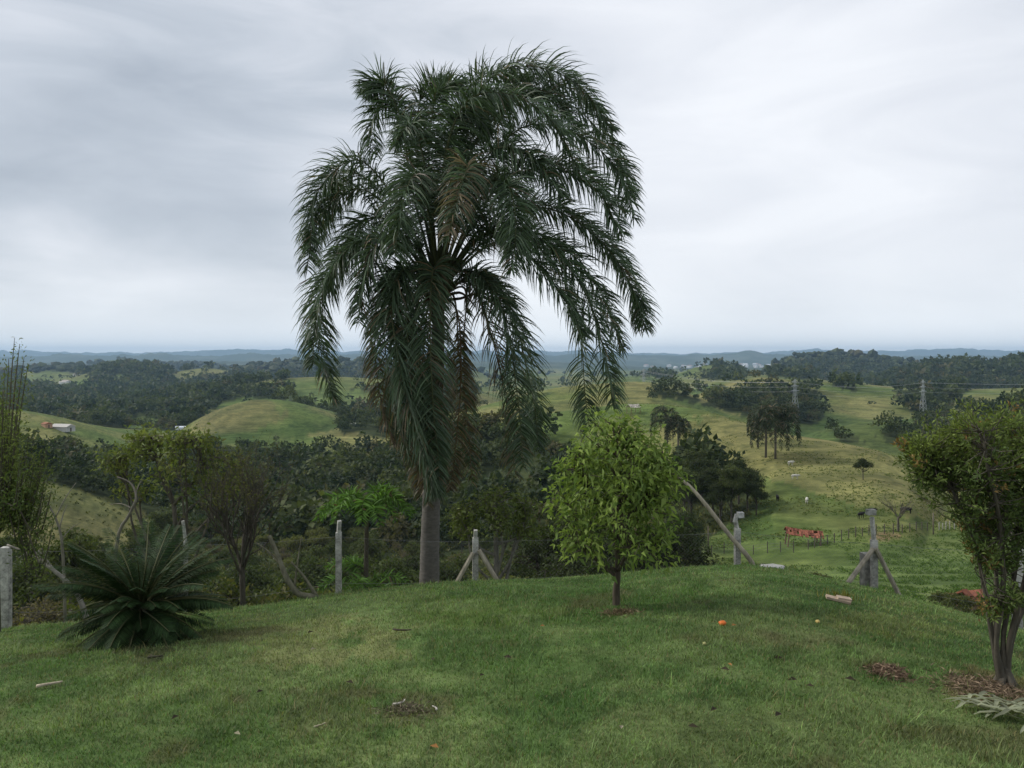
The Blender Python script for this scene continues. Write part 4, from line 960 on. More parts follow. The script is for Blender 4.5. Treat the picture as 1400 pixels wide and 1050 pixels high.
# far palms
def far_palm(name, label, px, py, H, nfr, seed, R, grp=None):
    d = dpy(px, py, 60, 600); k_ = (py - H) / F * d; R = R / F * d * 10; H = k_
    r = np.random.default_rng(seed); t_ = thing(name, label, 'palm tree', G(px, d), 0, grp)
    mb = MB(); mb.tube([(0, 0, -.5), (.05, 0, H * .5), (0, 0, H)], [.28, .24, .2], 7, (.15, .135, .11)); mb.build('trunk', M['palmbark'], t_, True)
    for k in range(nfr):
        a = k * 2.4 + r.normal() * .2; q = np.array([math.cos(a), math.sin(a), 0]); u = r.uniform(-.5, 1.0)
        b = np.array([0, 0, H]); c1 = b + q * R * .4 + [0, 0, R * .6 * u]; c2 = b + q * R * .8 + [0, 0, R * .35 * u - R * .15]; c3 = b + q * R * .95 + [0, 0, -R * 1.05 + R * .3 * u]
        frond([b, c1, c2, c3], n=46, ll=.26 * R + .15, wl=.13, col=(.030, .048, .022), seed=seed * 50 + k, rr=.05, dead=.12).build('frond', M['palm'], t_)
far_palm('pasture_palm', 'shaggy tall palm in the pair on the pasture hillside', 1060, 628, 572, 44, 71, 3.4, 'palms on the pasture')
far_palm('pasture_palm', 'short leaning palm beside the shaggy tall pair on pasture', 1036, 612, 568, 14, 72, 1.5)
far_palm('pasture_palm', 'shaggy tall palm in the pair on the pasture hillside', 1047, 626, 570, 34, 75, 2.6, 'palms on the pasture')
far_palm('pasture_palm', 'lone palm rising above the dark clump of trees', 912, 640, 570, 24, 73, 2.4)
far_palm('pasture_palm', 'second palm beside the lone palm above the dark clump', 927, 640, 585, 18, 74, 2.0)
far_palm('pasture_palm', 'dark palm on the far hillside behind the bushy tree', 1278, 640, 580, 22, 76, 2.8)
place('dark', (1385 - 700) / F * 120, 120, 2.4, 1.2, 'dark tree rising behind the top of the bushy tree')

# ------------------------------------------------------------------ distant woods (one mass)
VH = [(80, 1180, 1.6), (72, 1150, 1.4), (86, 1210, 1.3), (112, 950, 1.2), (120, 960, 1.3), (107, 990, 1.0), (125, 1250, 1.1), (150, 1260, .9), (92, 1900, 2.2), (100, 2050, 2.0), (86, 1850, 1.8), (104, 2150, 2.0), (95, 1700, 1.6), (190, 1000, .9), (300, 3000, 2.4), (285, 3200, 2.4), (330, 3400, 2.4), (270, 3300, 2.2)]
def far_woods():
    r = np.random.default_rng(401)
    ico_v = []; g_ = (1 + 5 ** .5) / 2
    for a in (-1, 1):
        for b in (-g_, g_): ico_v += [(0, a, b), (a, b, 0), (b, 0, a)]
    ico_v = np.array(ico_v) / math.sqrt(1 + g_ * g_)
    fs = []
    for i in range(12):
        for j in range(i + 1, 12):
            for k in range(j + 1, 12):
                a, b, c = ico_v[i], ico_v[j], ico_v[k]
                if max(np.linalg.norm(a - b), np.linalg.norm(b - c), np.linalg.norm(a - c)) < 1.1:
                    fs.append((i, j, k) if np.dot(np.cross(b - a, c - a), a) > 0 else (i, k, j))
    fs = np.array(fs)
    mb = MB()
    for dlo, dhi, dens, R, mode in ((170, 330, 1 / 34., 2.7, 1), (330, 700, 1 / 60., 3.0, 1), (700, 1400, 1 / 55., 3.2, 2), (1400, 2400, 1 / 95., 4.2, 3), (2400, 4700, 1 / 330., 8.0, 0)):
        wmid = 1700 / F * (dlo + dhi) / 2; n = int(wmid * (dhi - dlo) * dens)
        d = np.sqrt(r.uniform(dlo ** 2, dhi ** 2, n)); px = r.uniform(-120, 1520, n); x = (px - 700) / F * d; z = gz(x, d)
        wm, _ = cover(x, d, z); k = wm & visible(x, d, z + R * 2.2)
        k &= (fbm(x / 34, d / 34, 411, 4) > .37)
        # single trees dotted over the pastures
        for hx, hd, hs in VH: k &= ~((np.abs(px - hx) < 5) & (d < hd + 8) & (d > hd - hd * .075))
        lone = (~wm) & visible(x, d, z + R * 2) & (r.random(n) < .03) & (fbm(x / 90, d / 90, 421, 3) > .50) & (px > -50) & (d > 260)
        k |= lone
        x, d, z, px = x[k], d[k], z[k], px[k]; n = len(x)
        rr = R * np.exp(r.normal(-.05, .45, n)).clip(.35, 2.2); hue = r.random((n, 1)); hue = hue ** 1.4; cc = np.array([.030, .047, .021]) * (1 - hue) + np.array([.092, .110, .044]) * hue
        yl = r.random((n, 1)) < .07; cc = np.where(yl, np.array([.095, .09, .045]), cc)
        if mode == 0:
            for q in range(2):
                off = np.stack([r.normal(size=n) * rr * .45, r.normal(size=n) * rr * .45, rr * r.uniform(.5, 1.1, n)], -1); s = rr * (.85 if q == 0 else .6)
                v = ico_v[None] * s[:, None, None] * (1 + r.uniform(-.38, .38, (n, 12, 1))) * np.array([1, 1, .85]) + (np.stack([x, d, z], -1) + off)[:, None, :]
                mb.add(v.reshape(-1, 3), F3=(np.arange(n)[:, None, None] * 12 + fs[None]).reshape(-1, 3), col=np.repeat(cc * r.uniform(.8, 1.25, (n, 1)), 12, 0))
        else:
            m_ = {1: 200, 2: 34, 3: 18}[mode]; fz = {1: .60, 2: 1.4, 3: 1.9}[mode]
            dr = rnd_dir(r, n * m_).reshape(n, m_, 3); dr[..., 2] = np.abs(dr[..., 2]) * 1.1 - .25
            lob = 1 + .28 * np.sin(dr[..., 0:1] * 5 + r.uniform(0, 6, (n, 1, 1))) + .22 * np.sin(dr[..., 1:2] * 6 + r.uniform(0, 6, (n, 1, 1)))
            c_ = np.stack([x, d, z + rr * .95], -1)[:, None, :] + dr * (rr[:, None, None] * lob * r.uniform(.7, 1.05, (n, m_, 1)))
            ld = dr + rnd_dir(r, n * m_).reshape(n, m_, 3) * .9
            mb.leaves(c_.reshape(-1, 3), ld.reshape(-1, 3), np.repeat(rr, m_) * .55 * fz, np.repeat(rr, m_) * .42 * fz, np.repeat(cc, m_, 0) * r.uniform(.75, 1.3, (n * m_, 1)), up=dr.reshape(-1, 3) + np.array([0, 0, .4]))
    o = mb.build('distant_woods', M['leaf']); return tag(o, 'dark distant woods covering valleys and hills beyond the gully', 'woods', kind='stuff')
far_woods()
# undergrowth of the gully and tufts on the pasture
def tufts(name, label, n, dlo, dhi, pxlo, pxhi, inwood, L, W, pal, seed, per=7, keep=1.0):
    r = np.random.default_rng(seed); d = np.exp(r.uniform(math.log(dlo), math.log(dhi), n)); px = r.uniform(pxlo, pxhi, n); x = (px - 700) / F * d; z = gz(x, d)
    wm, _ = cover(x, d, z); k = (wm == inwood) & (d > lawn_dc(px) + 2.5) & visible(x, d, z + L * 1.5, .01)
    if not inwood: k &= fbm(x / 9, d / 9, 431, 3) > .44
    if name == 'pasture_tufts': k &= ~((px > 1090) & (HZ - F * z / d > 728))
    x, d, z = x[k], d[k], z[k]; n = len(x)
    s = r.uniform(.5, 1.4, n); b = np.repeat(np.stack([x, d, z - .03], -1), per, 0) + r.normal(size=(n * per, 3)) * np.repeat(s, per)[:, None] * L * np.array([.4, .4, .15]) + np.array([0, 0, L * .15])
    hue = np.repeat(r.random((n, 1)), per, 0); cc = np.array(pal[0]) * (1 - hue) + np.array(pal[1]) * hue
    mb = MB(); mb.leaves(b, rnd_dir(r, n * per) * .8 + np.array([0, 0, .9]), np.repeat(s, per) * L, np.repeat(s, per) * W, cc * r.uniform(.75, 1.25, (n * per, 1)))
    return tag(mb.build(name, M['leaf']), label, 'undergrowth' if inwood else 'grass', kind='stuff')
tufts('undergrowth', 'tangled scrub covering the slopes of the wooded gully', 16000, 15, 200, -150, 1060, True, .8, .34, [(.060, .075, .030), (.150, .150, .065)], 501, 8)
tufts('slope_scrub', 'low olive scrub dotted over the grassy slope behind the cycad', 2600, 50, 330, -150, 330, False, .55, .34, [(.070, .085, .032), (.125, .130, .055)], 507, 7)
tufts('pasture_tufts', 'rough grass tufts dotting the pasture slopes', 30000, 60, 330, 840, 1460, False, .20, .17, [(.110, .155, .048), (.190, .205, .085)], 503, 5)
tufts('field_grass', 'lush bright green grass of the field below the fence', 34000, 14, 135, 960, 1460, False, .24, .06, [(.060, .115, .026), (.115, .185, .045)], 505, 6)

# ------------------------------------------------------------------ cattle
def cow_mesh(col):
    bm_v = [(-.95, 0, 1.18), (-.55, 0, 1.16), (0, 0, 1.10), (.55, 0, 1.16), (.85, 0, 1.25), (1.12, 0, 1.30), (1.38, 0, 1.12), (1.52, 0, .98)]
    rad = [.22, .33, .36, .35, .24, .17, .15, .09]; V = list(bm_v); R_ = list(rad); E = [(i, i + 1) for i in range(7)]
    for x, b in ((-.72, 0), (.6, 3)):
        for sgn in (-1, 1):
            i0 = len(V); dx = -.06 if b == 0 else .03
            V += [(x, sgn * .18, .86), (x + dx, sgn * .19, .52 if b == 0 else .46), (x + (.02 if b == 0 else 0), sgn * .19, .04)]; R_ += [.14, .075, .06]; E += [(b if b else 1, i0), (i0, i0 + 1), (i0 + 1, i0 + 2)]
    i0 = len(V); V += [(-1.08, 0, 1.0), (-1.1, 0, .55)]; R_ += [.05, .04]; E += [(0, i0), (i0, i0 + 1)]
    i0 = len(V); V += [(1.16, .26, 1.34), (1.16, -.26, 1.34)]; R_ += [.05, .05]; E += [(5, i0), (5, i0 + 1)]
    me = bpy.data.meshes.new('body'); me.from_pydata(V, E, []); ob = bpy.data.objects.new('cow', me); C.objects.link(ob)
    sk = ob.modifiers.new('s', 'SKIN'); ob.modifiers.new('b', 'SUBSURF').levels = 1
    for i, v in enumerate(me.skin_vertices[0].data): v.radius = (R_[i], R_[i]); v.use_root = (i == 2)
    dg = bpy.context.evaluated_depsgraph_get(); me2 = bpy.data.meshes.new_from_object(ob.evaluated_get(dg)); bpy.data.objects.remove(ob); bpy.data.meshes.remove(me)
    ca = me2.attributes.new('Col', 'FLOAT_COLOR', 'POINT'); ca.data.foreach_set('color', np.tile(np.array([*col, 1], np.float32), len(me2.vertices)))
    me2.materials.clear(); me2.materials.append(M['hide']); return me2
white = cow_mesh((.52, .50, .44)); black = cow_mesh((.022, .02, .02))
for px, py, m_, rz, lab in [(1103, 689, white, 1.2, 'white cow grazing beside the black cow on the pasture'), (1087, 656, white, .1, 'white cow standing side on higher on the pasture'), (1063, 685, black, 1.4, 'black cow standing below the white cow on pasture'),
                           (1081, 637, white, .4, 'small pale cow highest on the pasture slope'), (1240, 703, black, 3.0, 'black cow with broad side beside the leafless sapling'), (1191, 704, black, .2, 'black cow standing behind the braced fence post'), (1177, 710, black, .6, 'black cow further down slope beside the braced fence post')]:
    o = link('cow', m_); o.location = G(px, dpy(px, py, 60, 240)); o.rotation_euler = (0, 0, rz); o.scale = (.72, .72, .72); tag(o, lab, 'cow')

# ------------------------------------------------------------------ sheds, poles, pasture fence
def tiled_roof(mb, w, l, h, z, col=(.36, .115, .06), seed=0, sag=.0):
    r = np.random.default_rng(seed); nx = int(w / .24); ny = int(l / .35)
    for side in (-1, 1):
        for i in range(nx):
            for j in range(ny):
                t = (j + .5) / ny; x = (i + .5) / nx * w - w / 2; y = side * t * l; zz = z + h * (1 - t) + r.normal() * .02 - sag * math.sin(math.pi * (i + .5) / nx)
                if r.random() < .09: continue
                q = Matrix.Rotation(-side * math.atan2(h, l) + r.normal() * .10, 3, 'X') @ Matrix.Rotation(r.normal() * .12, 3, 'Y')
                mb.box((x, y, zz), (w / nx * .86, l / ny * 1.15, .07), q, np.array(col) * r.uniform(.45, 1.4))
def shed(name, label, px, d, w, l, h, post, rz, seed, tilt=0.0, walls=None, lift=0.0, tcol=(.25, .095, .06)):
    t_ = thing(name, label, 'shed', G(px, d, lift), rz); t_.rotation_euler = (0, tilt, rz)
    for sx in (-1, 1):
        for sy in (-1, 1):
            m2 = MB(); m2.tube([(sx * w * .42, sy * l * .8, -.8), (sx * w * .42, sy * l * .8, post + .05)], .09, 6, (.20, .13, .09)); m2.build('post', M['wood'], t_)
    if walls:
        m2 = MB(); m2.box((0, 0, post / 2 - .3), (w * .84, l * 1.6, post + .6), None, walls); m2.build('wall', M['wall'], t_)
    m2 = MB(); tiled_roof(m2, w, l, h, post, seed=seed, sag=.035 * w, col=tcol); tag(m2.build('roof', M['tile'], t_), kind='stuff')
    m2 = MB(); m2.box((0, 0, post - .08), (w, .12, .12), None, (.09, .06, .04)); m2.build('ridge_beam', M['wood'], t_)
    return t_
shed('tiled_shelter', 'red tiled open shelter on posts down on the pasture', 1097, dpy(1097, 745, 60, 200), 5.0, 1.3, .75, 1.5, -.15, 1, .10)
shed('tiled_hut', 'small brown red tiled hut behind the pale rock', 1041, 58, 1.1, .6, .35, .75, .5, 2, 0, (.30, .10, .07))
shed('low_tiled_shelter', 'low red tiled roof behind shrubs by the bushy tree', 1330, 34, 1.1, .7, .35, .75, .2, 3, 0, (.28, .17, .12))
shed('hay_shelter', 'tiny pale roofed shelter on the far green slope', 866, dpy(866, 566, 150, 400), 4.0, 2.2, 1.0, 2.4, .3, 4, tcol=(.5, .46, .4))
pole = thing('utility_pole', 'slender pale utility pole in front of the dark clump', 'pole', G(987, dpy(987, 706, 60, 200)))
mb = MB(); mb.tube([(0, 0, -.5), (0, 0, 4), (0, 0, 8.6)], [.13, .11, .08], 8, (.36, .35, .32)); mb.build('shaft', M['concrete'], pole, True)
mb = MB(); mb.box((0, 0, 8.3), (1.4, .1, .1), None, (.2, .17, .13)); mb.build('crossarm', M['wood'], pole)
pole = thing('utility_pole', 'thin timber pole beside the pasture fence gate', 'pole', G(1276, dpy(1276, 731, 60, 200)))
mb = MB(); mb.tube([(0, 0, -.5), (0, 0, 2), (0, 0, 3.3)], [.12, .1, .08], 8, (.2, .17, .13)); mb.build('shaft', M['wood'], pole, True)
pole = thing('timber_post', 'weathered timber post standing below the leaning pole', 'pole', G(968, dpy(968, 758, 20, 200)))
mb = MB(); mb.tube([(0, 0, -.5), (.05, 0, 2), (.02, 0, 3.9)], [.12, .1, .08], 8, (.13, .11, .085)); mb.build('shaft', M['wood'], pole, True)
def pasture_fence(label, ctrl, n, ph, col, rad):
    pts = spline([np.array(G(px, dpy(px, py, 30, 220))) for px, py in ctrl], n); base = pts[0]; t_ = thing('pasture_fence', label, 'fence', Vector(base))
    tops = []
    m0 = MB(); m0.tube([(0, 0, -.4), (0, 0, ph)], rad, 6, col); pm = m0.mesh('post'); pm.materials.append(M['wood'])
    for q in pts:
        z = gz1(q[0], q[1]); o = link('post', pm, t_); o.location = (q[0] - base[0], q[1] - base[1], z - base[2]); o.scale = (1, 1, random.Random(q[0]).uniform(.85, 1.15)); tops.append(np.array(o.location) + np.array([0, 0, ph]))
    for h in (.15, .5, .85):
        m2 = MB(); m2.tube([p_ - np.array([0, 0, h]) for p_ in tops], .012, 3, (.2, .2, .19), cap=False); m2.build('wire', M['metal'], t_)
pasture_fence('line of dark posts and wire crossing the pasture', [(1105, 752), (1135, 744), (1168, 735), (1200, 731), (1240, 729), (1268, 726)], 18, 1.35, (.13, .11, .09), .07)
pasture_fence('short row of pale posts beside the field corner', [(1284, 725), (1305, 724), (1345, 726)], 9, 1.25, (.42, .40, .36), .08)
pasture_fence('dark posts and wire below the young round tree', [(925, 765), (950, 760), (990, 757), (1040, 758), (1085, 756)], 11, 1.4, (.10, .085, .07), .06)

# pylons and lines
def pylon(px, d, H, label, base=2.6):
    t_ = thing('pylon', label, 'pylon', G(px, d), .5); m2 = MB(); col = (.42, .44, .45)
    def w(z): return np.interp(z, [0, H * .6, H], [base, 1.0, .35])
    lv = np.linspace(0, H, 10)
    for sx in (-1, 1):
        for sy in (-1, 1): m2.tube([(sx * w(z), sy * w(z), z) for z in [-1, *lv[1:]]], .11, 4, col)
    m2.build('leg_frame', M['metal'], t_); m2 = MB()
    for a, b in zip(lv[:-1], lv[1:]):
        for s in (-1, 1):
            for k in (-1, 1):
                m2.tube([(-k * w(a), s * w(a), a), (k * w(b), s * w(b), b)], .055, 3, col, cap=False); m2.tube([(s * w(a), -k * w(a), a), (s * w(b), k * w(b), b)], .055, 3, col, cap=False)
    tag(m2.build('lattice', M['metal'], t_), kind='stuff'); ends = []
    for z, l in ((H * .70, 5.0), (H * .82, 4.2), (H * .94, 3.4)):
        m2 = MB(); m2.tube([(-l, 0, z), (0, 0, z + .7), (l, 0, z)], [.1, .22, .1], 4, col); m2.tube([(-l, 0, z), (l, 0, z)], .1, 4, col); m2.build('crossarm', M['metal'], t_); ends += [(-l, z), (l, z)]
    bx = np.array(t_.location); cs, sn = math.cos(.5), math.sin(.5)
    return [bx + np.array([l * cs, l * sn, z - .6]) for l, z in ends]
e1 = pylon(1087, 640, 31, 'lattice pylon in front of the wooded gully'); e2 = pylon(1262, 700, 33, 'lattice pylon on slope above the lone dark bush'); e0 = pylon(880, 760, 30, 'faint lattice pylon on the ridge right of the palm')
e3 = [p_ + np.array([260, 60, 4]) for p_ in e2]
for a, b in ((e0, e1), (e1, e2), (e2, e3)):
    for k in (0, 2, 4, 5):
        s = np.linspace(0, 1, 14)[:, None]; pth = a[k] * (1 - s) + b[k] * s; pth[:, 2] -= 4.0 * np.sin(np.pi * s[:, 0])
        m2 = MB(); m2.tube(pth - a[k], .05, 3, (.5, .5, .5), cap=False); o = m2.build('power_line', M['metal']); o.location = Vector(a[k]); tag(o, 'pale power line strung between the lattice pylons', 'power line', 'power lines')

# ------------------------------------------------------------------ far buildings
def house(px, d, w, l, h, wallc, roofc, label, grp, rz, name='house'):
    t_ = thing(name, label, 'house', G(px, d, -.3), rz, grp); m2 = MB(); m2.box((0, 0, h / 2), (w, l, h), None, wallc); m2.build('wall', M['wall'], t_)
    m2 = MB(); rh = w * .22; V = [(-w * .56, -l * .54, h - .05), (w * .56, -l * .54, h - .05), (0, -l * .54, h + rh), (-w * .56, l * .54, h - .05), (w * .56, l * .54, h - .05), (0, l * .54, h + rh)]
    m2.add(V, F3=[[0, 1, 2], [3, 5, 4]], F4=[[0, 2, 5, 3], [1, 4, 5, 2], [0, 3, 4, 1]], col=roofc); m2.build('roof', M['tile'], t_)
    m2 = MB(); m2.box((0, -l * .5 - .03, h * .4), (w * .16, .08, h * .75), None, (.1, .08, .06)); m2.build('door', M['wood'], t_)
    return t_
house(86, 430, 6, 10, 2.6, (.50, .50, .48), (.50, .48, .44), 'pale roofed farm building on the green slope by feathery shrub', None, 1.3, 'farm_building')
house(64, 425, 3.5, 5, 2.2, (.45, .28, .18), (.30, .14, .08), 'small brown farm shed beside the pale roofed building', None, .9, 'farm_shed')
house(174, 420, 3.5, 5, 2.6, (.78, .78, .76), (.7, .7, .68), 'tiny white hut at foot of green slope', None, .6, 'hut')
house(248, 640, 3.6, 8, 2.0, (.72, .74, .78), (.70, .74, .80), 'long white roofed shed in the valley beside green field', None, 1.5, 'long_shed')
house(482, 620, 5, 8, 3.5, (.74, .74, .70), (.6, .55, .5), 'white house beside the trees right of grassy dome hill', None, .5)
r = np.random.default_rng(23)
for px, d, s in VH:
    house(px + r.normal() * 1.5, d * r.uniform(.97, 1.03), 4.5 * s, 7 * s, 2.6 * s, (.72, .72, .70), tuple(np.array((.50, .44, .40)) * r.uniform(.8, 1.3)), 'small pale house scattered in the wooded valley', 'houses in the wooded valley', r.uniform(0, 3))
for k in range(46):
    d = r.uniform(5200, 8200); px = r.choice([r.uniform(880, 1065), r.uniform(950, 1060)]); s = r.uniform(1.2, 2.6)
    house(px, d, 12 * s, 14 * s, 7 * s, tuple(np.array((.70, .68, .66)) * r.uniform(.8, 1.1)), (.42, .30, .25) if r.random() < .5 else (.6, .6, .6), 'tiny pale town house on the hazy plain', 'houses of the far town', r.uniform(0, 3))
def tower(px, d, w, h, k):
    t_ = thing('apartment_block', 'pale tower block in the hazy far city', 'building', G(px, d, -2), r.uniform(0, 1.5), 'far tower blocks')
    m2 = MB(); m2.box((0, 0, h / 2), (w, w * .8, h), None, (.74, .74, .75)); m2.build('wall', M['wall'], t_)
    m2 = MB(); m2.box((0, 0, h + 1.5), (w * .4, w * .4, 3.2), None, (.6, .6, .6)); m2.build('roof_house', M['wall'], t_)
    for z in np.arange(4, h - 2, 6.0):
        m2 = MB(); m2.box((0, -w * .4 - .1, z), (w * .85, .3, 2.4), None, (.25, .28, .32)); m2.build('window_band', M['metal'], t_)
for k, (px, h) in enumerate([(1274, 62), (1278, 70), (1282, 75), (1286, 66), (1290, 58), (1320, 34), (1326, 30), (1345, 32), (1300, 34), (1235, 32), (1232, 28)]): tower(px, 7600 + 250 * (k % 4), 20, h * .7, k)

# ------------------------------------------------------------------ things lying on the lawn
def lump(name, label, cat, px, d, sz, col, mat, seed, lift=0.0, rz=0.0, n=2):
    r = np.random.default_rng(seed); import bmesh
    bm = bmesh.new(); bmesh.ops.create_icosphere(bm, subdivisions=3, radius=1)
    V = np.array([v.co[:] for v in bm.verts]); Fc = np.array([[v.index for v in f.verts] for f in bm.faces]); bm.free()
    k = 1 + .22 * (fbm(V[:, 0] * 2 + seed, V[:, 1] * 2 + V[:, 2] * 1.7, seed, 3) - .5)[:, None] * 2
    V = V * k * np.array(sz); m2 = MB(); m2.add(V, F3=Fc, col=col); o = m2.build(name, M[mat], None, True); o.location = G(px, d, lift); o.rotation_euler = (0, 0, rz); return tag(o, label, cat)
def dg(px, py):   # distance of the lawn point seen at a pixel
    c = float(np.interp(px, CPX, CPY)); s = (py - HZ) / F; b = (c / 2) ** 2 / EYE
    return (s - math.sqrt(max(s * s - c * c, 0))) / (2 * b)
def lawnpt(px, py): 
    d = dg(px, py)
    for _ in range(20):
        e = gy(px, d) - py; d += e * .012
        d = min(max(d, 2.5), lawn_dc(px))
    return d
lump('pale_rock', 'pale flat rock lying on the lawn crest beside the leaning pole', 'rock', 1056, 12.6, (.19, .12, .05), (.42, .41, .38), 'stone', 3, .01)
lump('pale_rock', 'small grey rock beside the pale flat rock on crest', 'rock', 1044, 12.7, (.06, .06, .035), (.30, .29, .27), 'stone', 5, .01)
d = lawnpt(1146, 823)
o = MB(); o.box((0, 0, 0), (.22, .08, .022), None, (.40, .31, .23)); o.box((.05, .01, .02), (.13, .07, .02), Matrix.Rotation(.2, 3, 'Z'), (.42, .33, .25)); o = o.build('broken_slab', M['stone']); o.location = G(1146, d, .025); o.rotation_euler = (.05, .18, -.25); tag(o, 'broken pinkish slab lying on the lawn slope', 'slab')
m2 = MB(); r = np.random.default_rng(3); n = 70; m2.leaves(r.normal(size=(n, 3)) * np.array([.07, .04, 0]), rnd_dir(r, n) * .5 + np.array([0, 0, 1]), .12 * r.uniform(.5, 1.2, n), .008, np.array([.22, .22, .06]) * r.uniform(.6, 1.2, (n, 1))); o = m2.build('grass_tuft', M['grass']); o.location = G(1150, d + .12, 0); tag(o, 'tuft of yellow grass behind the broken slab', 'grass', kind='stuff')
def fruit(name, label, px, py, rad, col, sc=(1, 1, .9)):
    d = lawnpt(px, py); o = lump(name, label, 'fruit', px, d, (rad * sc[0], rad * sc[1], rad * sc[2]), col, 'fruit', 9, rad * .7); return o
fruit('fallen_fruit', 'bright orange fallen fruit lying in the grass', 988, 855, .024, (.62, .16, .035), (1.2, 1, .8))
fruit('fallen_fruit', 'small yellowish fallen fruit below the broken slab', 1118, 852, .017, (.50, .38, .13))
fruit('fallen_fruit', 'tiny pale fruit in the grass below the orange one', 963, 882, .014, (.36, .34, .14))
def dry_heap(label, px, py, rx, ry, h, n, L, col, seed, name='dry_grass_heap'):
    d = lawnpt(px, py); r = np.random.default_rng(seed); q = r.normal(size=(n, 2)) * .45; hh = np.exp(-(q ** 2).sum(1) * 1.5)
    x0 = (px - 700) / F * d; bz = gz1(x0, d)
    zz = gz(x0 + q[:, 0] * rx, d + q[:, 1] * ry) - bz
    Pn = np.stack([q[:, 0] * rx, q[:, 1] * ry, zz + hh * h * r.random(n)], -1)
    m2 = MB(); m2.leaves(Pn, rnd_dir(r, n) * np.array([1, 1, .35]) + np.array([0, 0, .12]), L * r.uniform(.5, 1.3, n), .0032, np.array(col) * r.uniform(.5, 1.4, (n, 1)), bend=.1); o = m2.build(name, M['dry']); o.location = (x0, d, bz); return tag(o, label, 'dry grass', kind='stuff')
dry_heap('small reddish brown heap of dry clippings on the lawn', 1214, 922, .13, .13, .05, 1000, .05, (.25, .175, .12), 11)
dry_heap('reddish brown litter of dry needles under the bushy tree', 1352, 944, .38, .32, .03, 1500, .055, (.25, .185, .125), 12)
dry_heap('thin dry thatch ring round the young tree trunk', 845, 838, .22, .22, .015, 500, .05, (.20, .155, .09), 13)
dry_heap('faded dead grass on a bare patch of lawn', 556, 972, .16, .14, .02, 500, .05, (.21, .18, .12), 14)
# pile of cut pale leaves
d = lawnpt(1362, 978); t_ = thing('cut_leaf_pile', 'pile of pale grey green cut leaves on the lawn', 'leaf pile', G(1362, d)); r = np.random.default_rng(4)
for k in range(34):
    a = r.uniform(-.9, .9) + (math.pi if r.random() < .5 else 0); L_ = r.uniform(.13, .26); x0, y0 = r.uniform(-.16, .30), r.normal() * .07
    pts = []; wv = []; zb = .012 + .03 * r.random()
    gx = (1362 - 700) / F * d
    for s in np.linspace(0, 1, 7):
        xx = x0 + math.cos(a) * L_ * s + .02 * math.sin(3 * s + k); yy = y0 + math.sin(a) * L_ * s; pts.append((xx, yy, gz1(gx + xx, d + yy) - gz1(gx, d) + zb + .035 * math.sin(math.pi * s) * r.uniform(.5, 1)))
        wv.append(.013 * math.sin(math.pi * min(max(s * .9 + .08, 0), 1)) ** .7)
    pts = np.array(pts); nn = np.array([-math.sin(a), math.cos(a), 0]); wv = np.array(wv)[:, None]
    V = np.concatenate([pts + nn * wv + [0, 0, .006], pts, pts - nn * wv + [0, 0, .006]]); n = 7; i = np.arange(6)
    m2 = MB(); m2.add(V, F4=np.concatenate([np.stack([i, i + 1, i + 8, i + 7], -1), np.stack([i + 7, i + 8, i + 15, i + 14], -1)]), col=np.array((.27, .29, .21)) * r.uniform(.5, 1.25)); o = m2.build('cut_leaf', M['leaf'], t_, True)
# twigs and fallen leaves
def twig(label, px, py, L_, rz, col, rad=.006, bent=.2):
    d = lawnpt(px, py); x0 = (px - 700) / F * d; s = np.linspace(-.5, .5, 7); xs = np.cos(rz) * s * L_ - np.sin(rz) * bent * L_ * (s ** 2); ys = np.sin(rz) * s * L_ + np.cos(rz) * bent * L_ * s ** 2
    b = gz1(x0, d); zz = gz(x0 + xs, d + ys) - b + rad + .012; m2 = MB(); m2.tube(np.stack([xs, ys, zz], -1), np.linspace(rad, rad * .6, 7), 5, col, jit=.2); o = m2.build('twig', M['dry'], None, True); o.location = (x0, d, b); tag(o, label, 'twig')
twig('pale broken stick lying in front of the cycad', 68, 940, .15, .9, (.42, .36, .26), .011, .05)
twig('pale curled twig on the bare lawn patch', 549, 965, .10, 1.0, (.50, .47, .40), .006, .8)
twig('short grey twig next to the curled twig', 596, 972, .07, 2.0, (.46, .43, .38), .006, .5)
twig('thin straw coloured twig left of the bare patch', 438, 996, .07, .8, (.34, .31, .2), .006, .2)
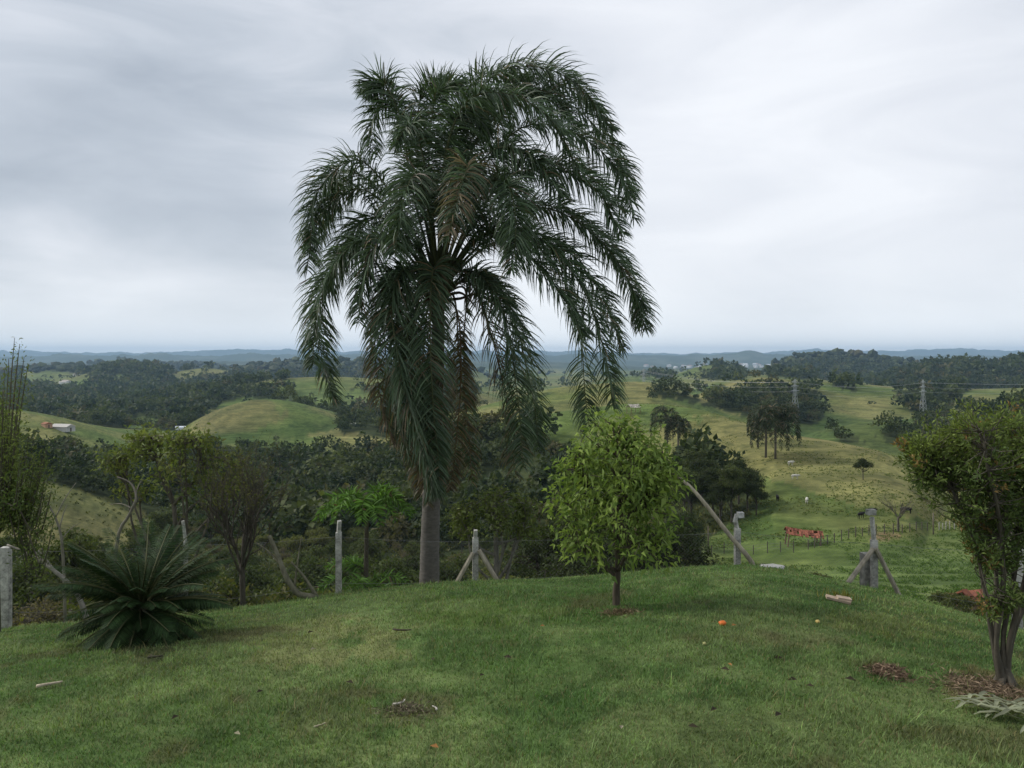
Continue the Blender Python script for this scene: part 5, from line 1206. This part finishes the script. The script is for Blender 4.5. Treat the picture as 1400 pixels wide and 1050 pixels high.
twig('dark curved stick on the dry upper lawn', 548, 865, .16, -.4, (.06, .05, .035), .009, .6)
twig('dark short stick below the cycad', 212, 902, .10, .1, (.05, .05, .03), .010, .3)
def fallen(label, px, py, L_, col, rz):
    d = lawnpt(px, py); m2 = MB(); m2.leaves(np.array([[0, 0, .02]]), np.array([[math.cos(rz), math.sin(rz), .12]]), L_, L_ * .55, np.array([col]), up=np.array([[0, -.3, 1.0]]), fold=.25, bend=.1)
    o = m2.build('fallen_leaf', M['dry']); o.location = G(px, d, .006); tag(o, label, 'leaf', 'fallen leaves on the lawn')
r = np.random.default_rng(19)
pale = [(320, 1009), (424, 893), (850, 999)]
dark = [(1090, 935), (1102, 943), (1170, 936), (980, 975), (1068, 982), (483, 940), (985, 920), (655, 930), (700, 905), (1070, 905), (940, 1000), (360, 950), (420, 870), (590, 905), (245, 985), (205, 900)]
for px, py in pale: fallen('small pale fallen leaf on the lawn', px, py, r.uniform(.035, .055), (.26, .24, .16), r.uniform(0, 6.28))
for px, py in dark: fallen('small dark fallen leaf on the lawn', px, py, r.uniform(.04, .07), (.045, .038, .022), r.uniform(0, 6.28))
for px, py in [(600, 1030), (995, 913), (745, 860), (1000, 860)]: fallen('small orange brown fallen leaf on the lawn', px, py, r.uniform(.035, .05), (.30, .15, .05), r.uniform(0, 6.28))

# ------------------------------------------------------------------ haze
mh, t = newmat('haze_air'); v = N(t, 'ShaderNodeVolumePrincipled')
v.inputs['Color'].default_value = (.50, .74, 1.0, 1); v.inputs['Density'].default_value = 6.6e-5; v.inputs['Anisotropy'].default_value = 0.1
oo = N(t, 'ShaderNodeOutputMaterial'); t.links.new(v.outputs[0], oo.inputs['Volume'])
zmin = float(Zg.min()) - 1.0; zmax = float(max(Zg.max(), 30)) + 20
xm = float(np.abs(Xg).max()) + 100
mb = MB(); mb.box((0, (19200 - 400) / 2, (zmin + zmax) / 2), (2 * xm, 19200 + 400, zmax - zmin))
hz = mb.build('haze', mh); tag(hz, 'thin bluish haze filling the air over the valleys', 'haze', kind='stuff')
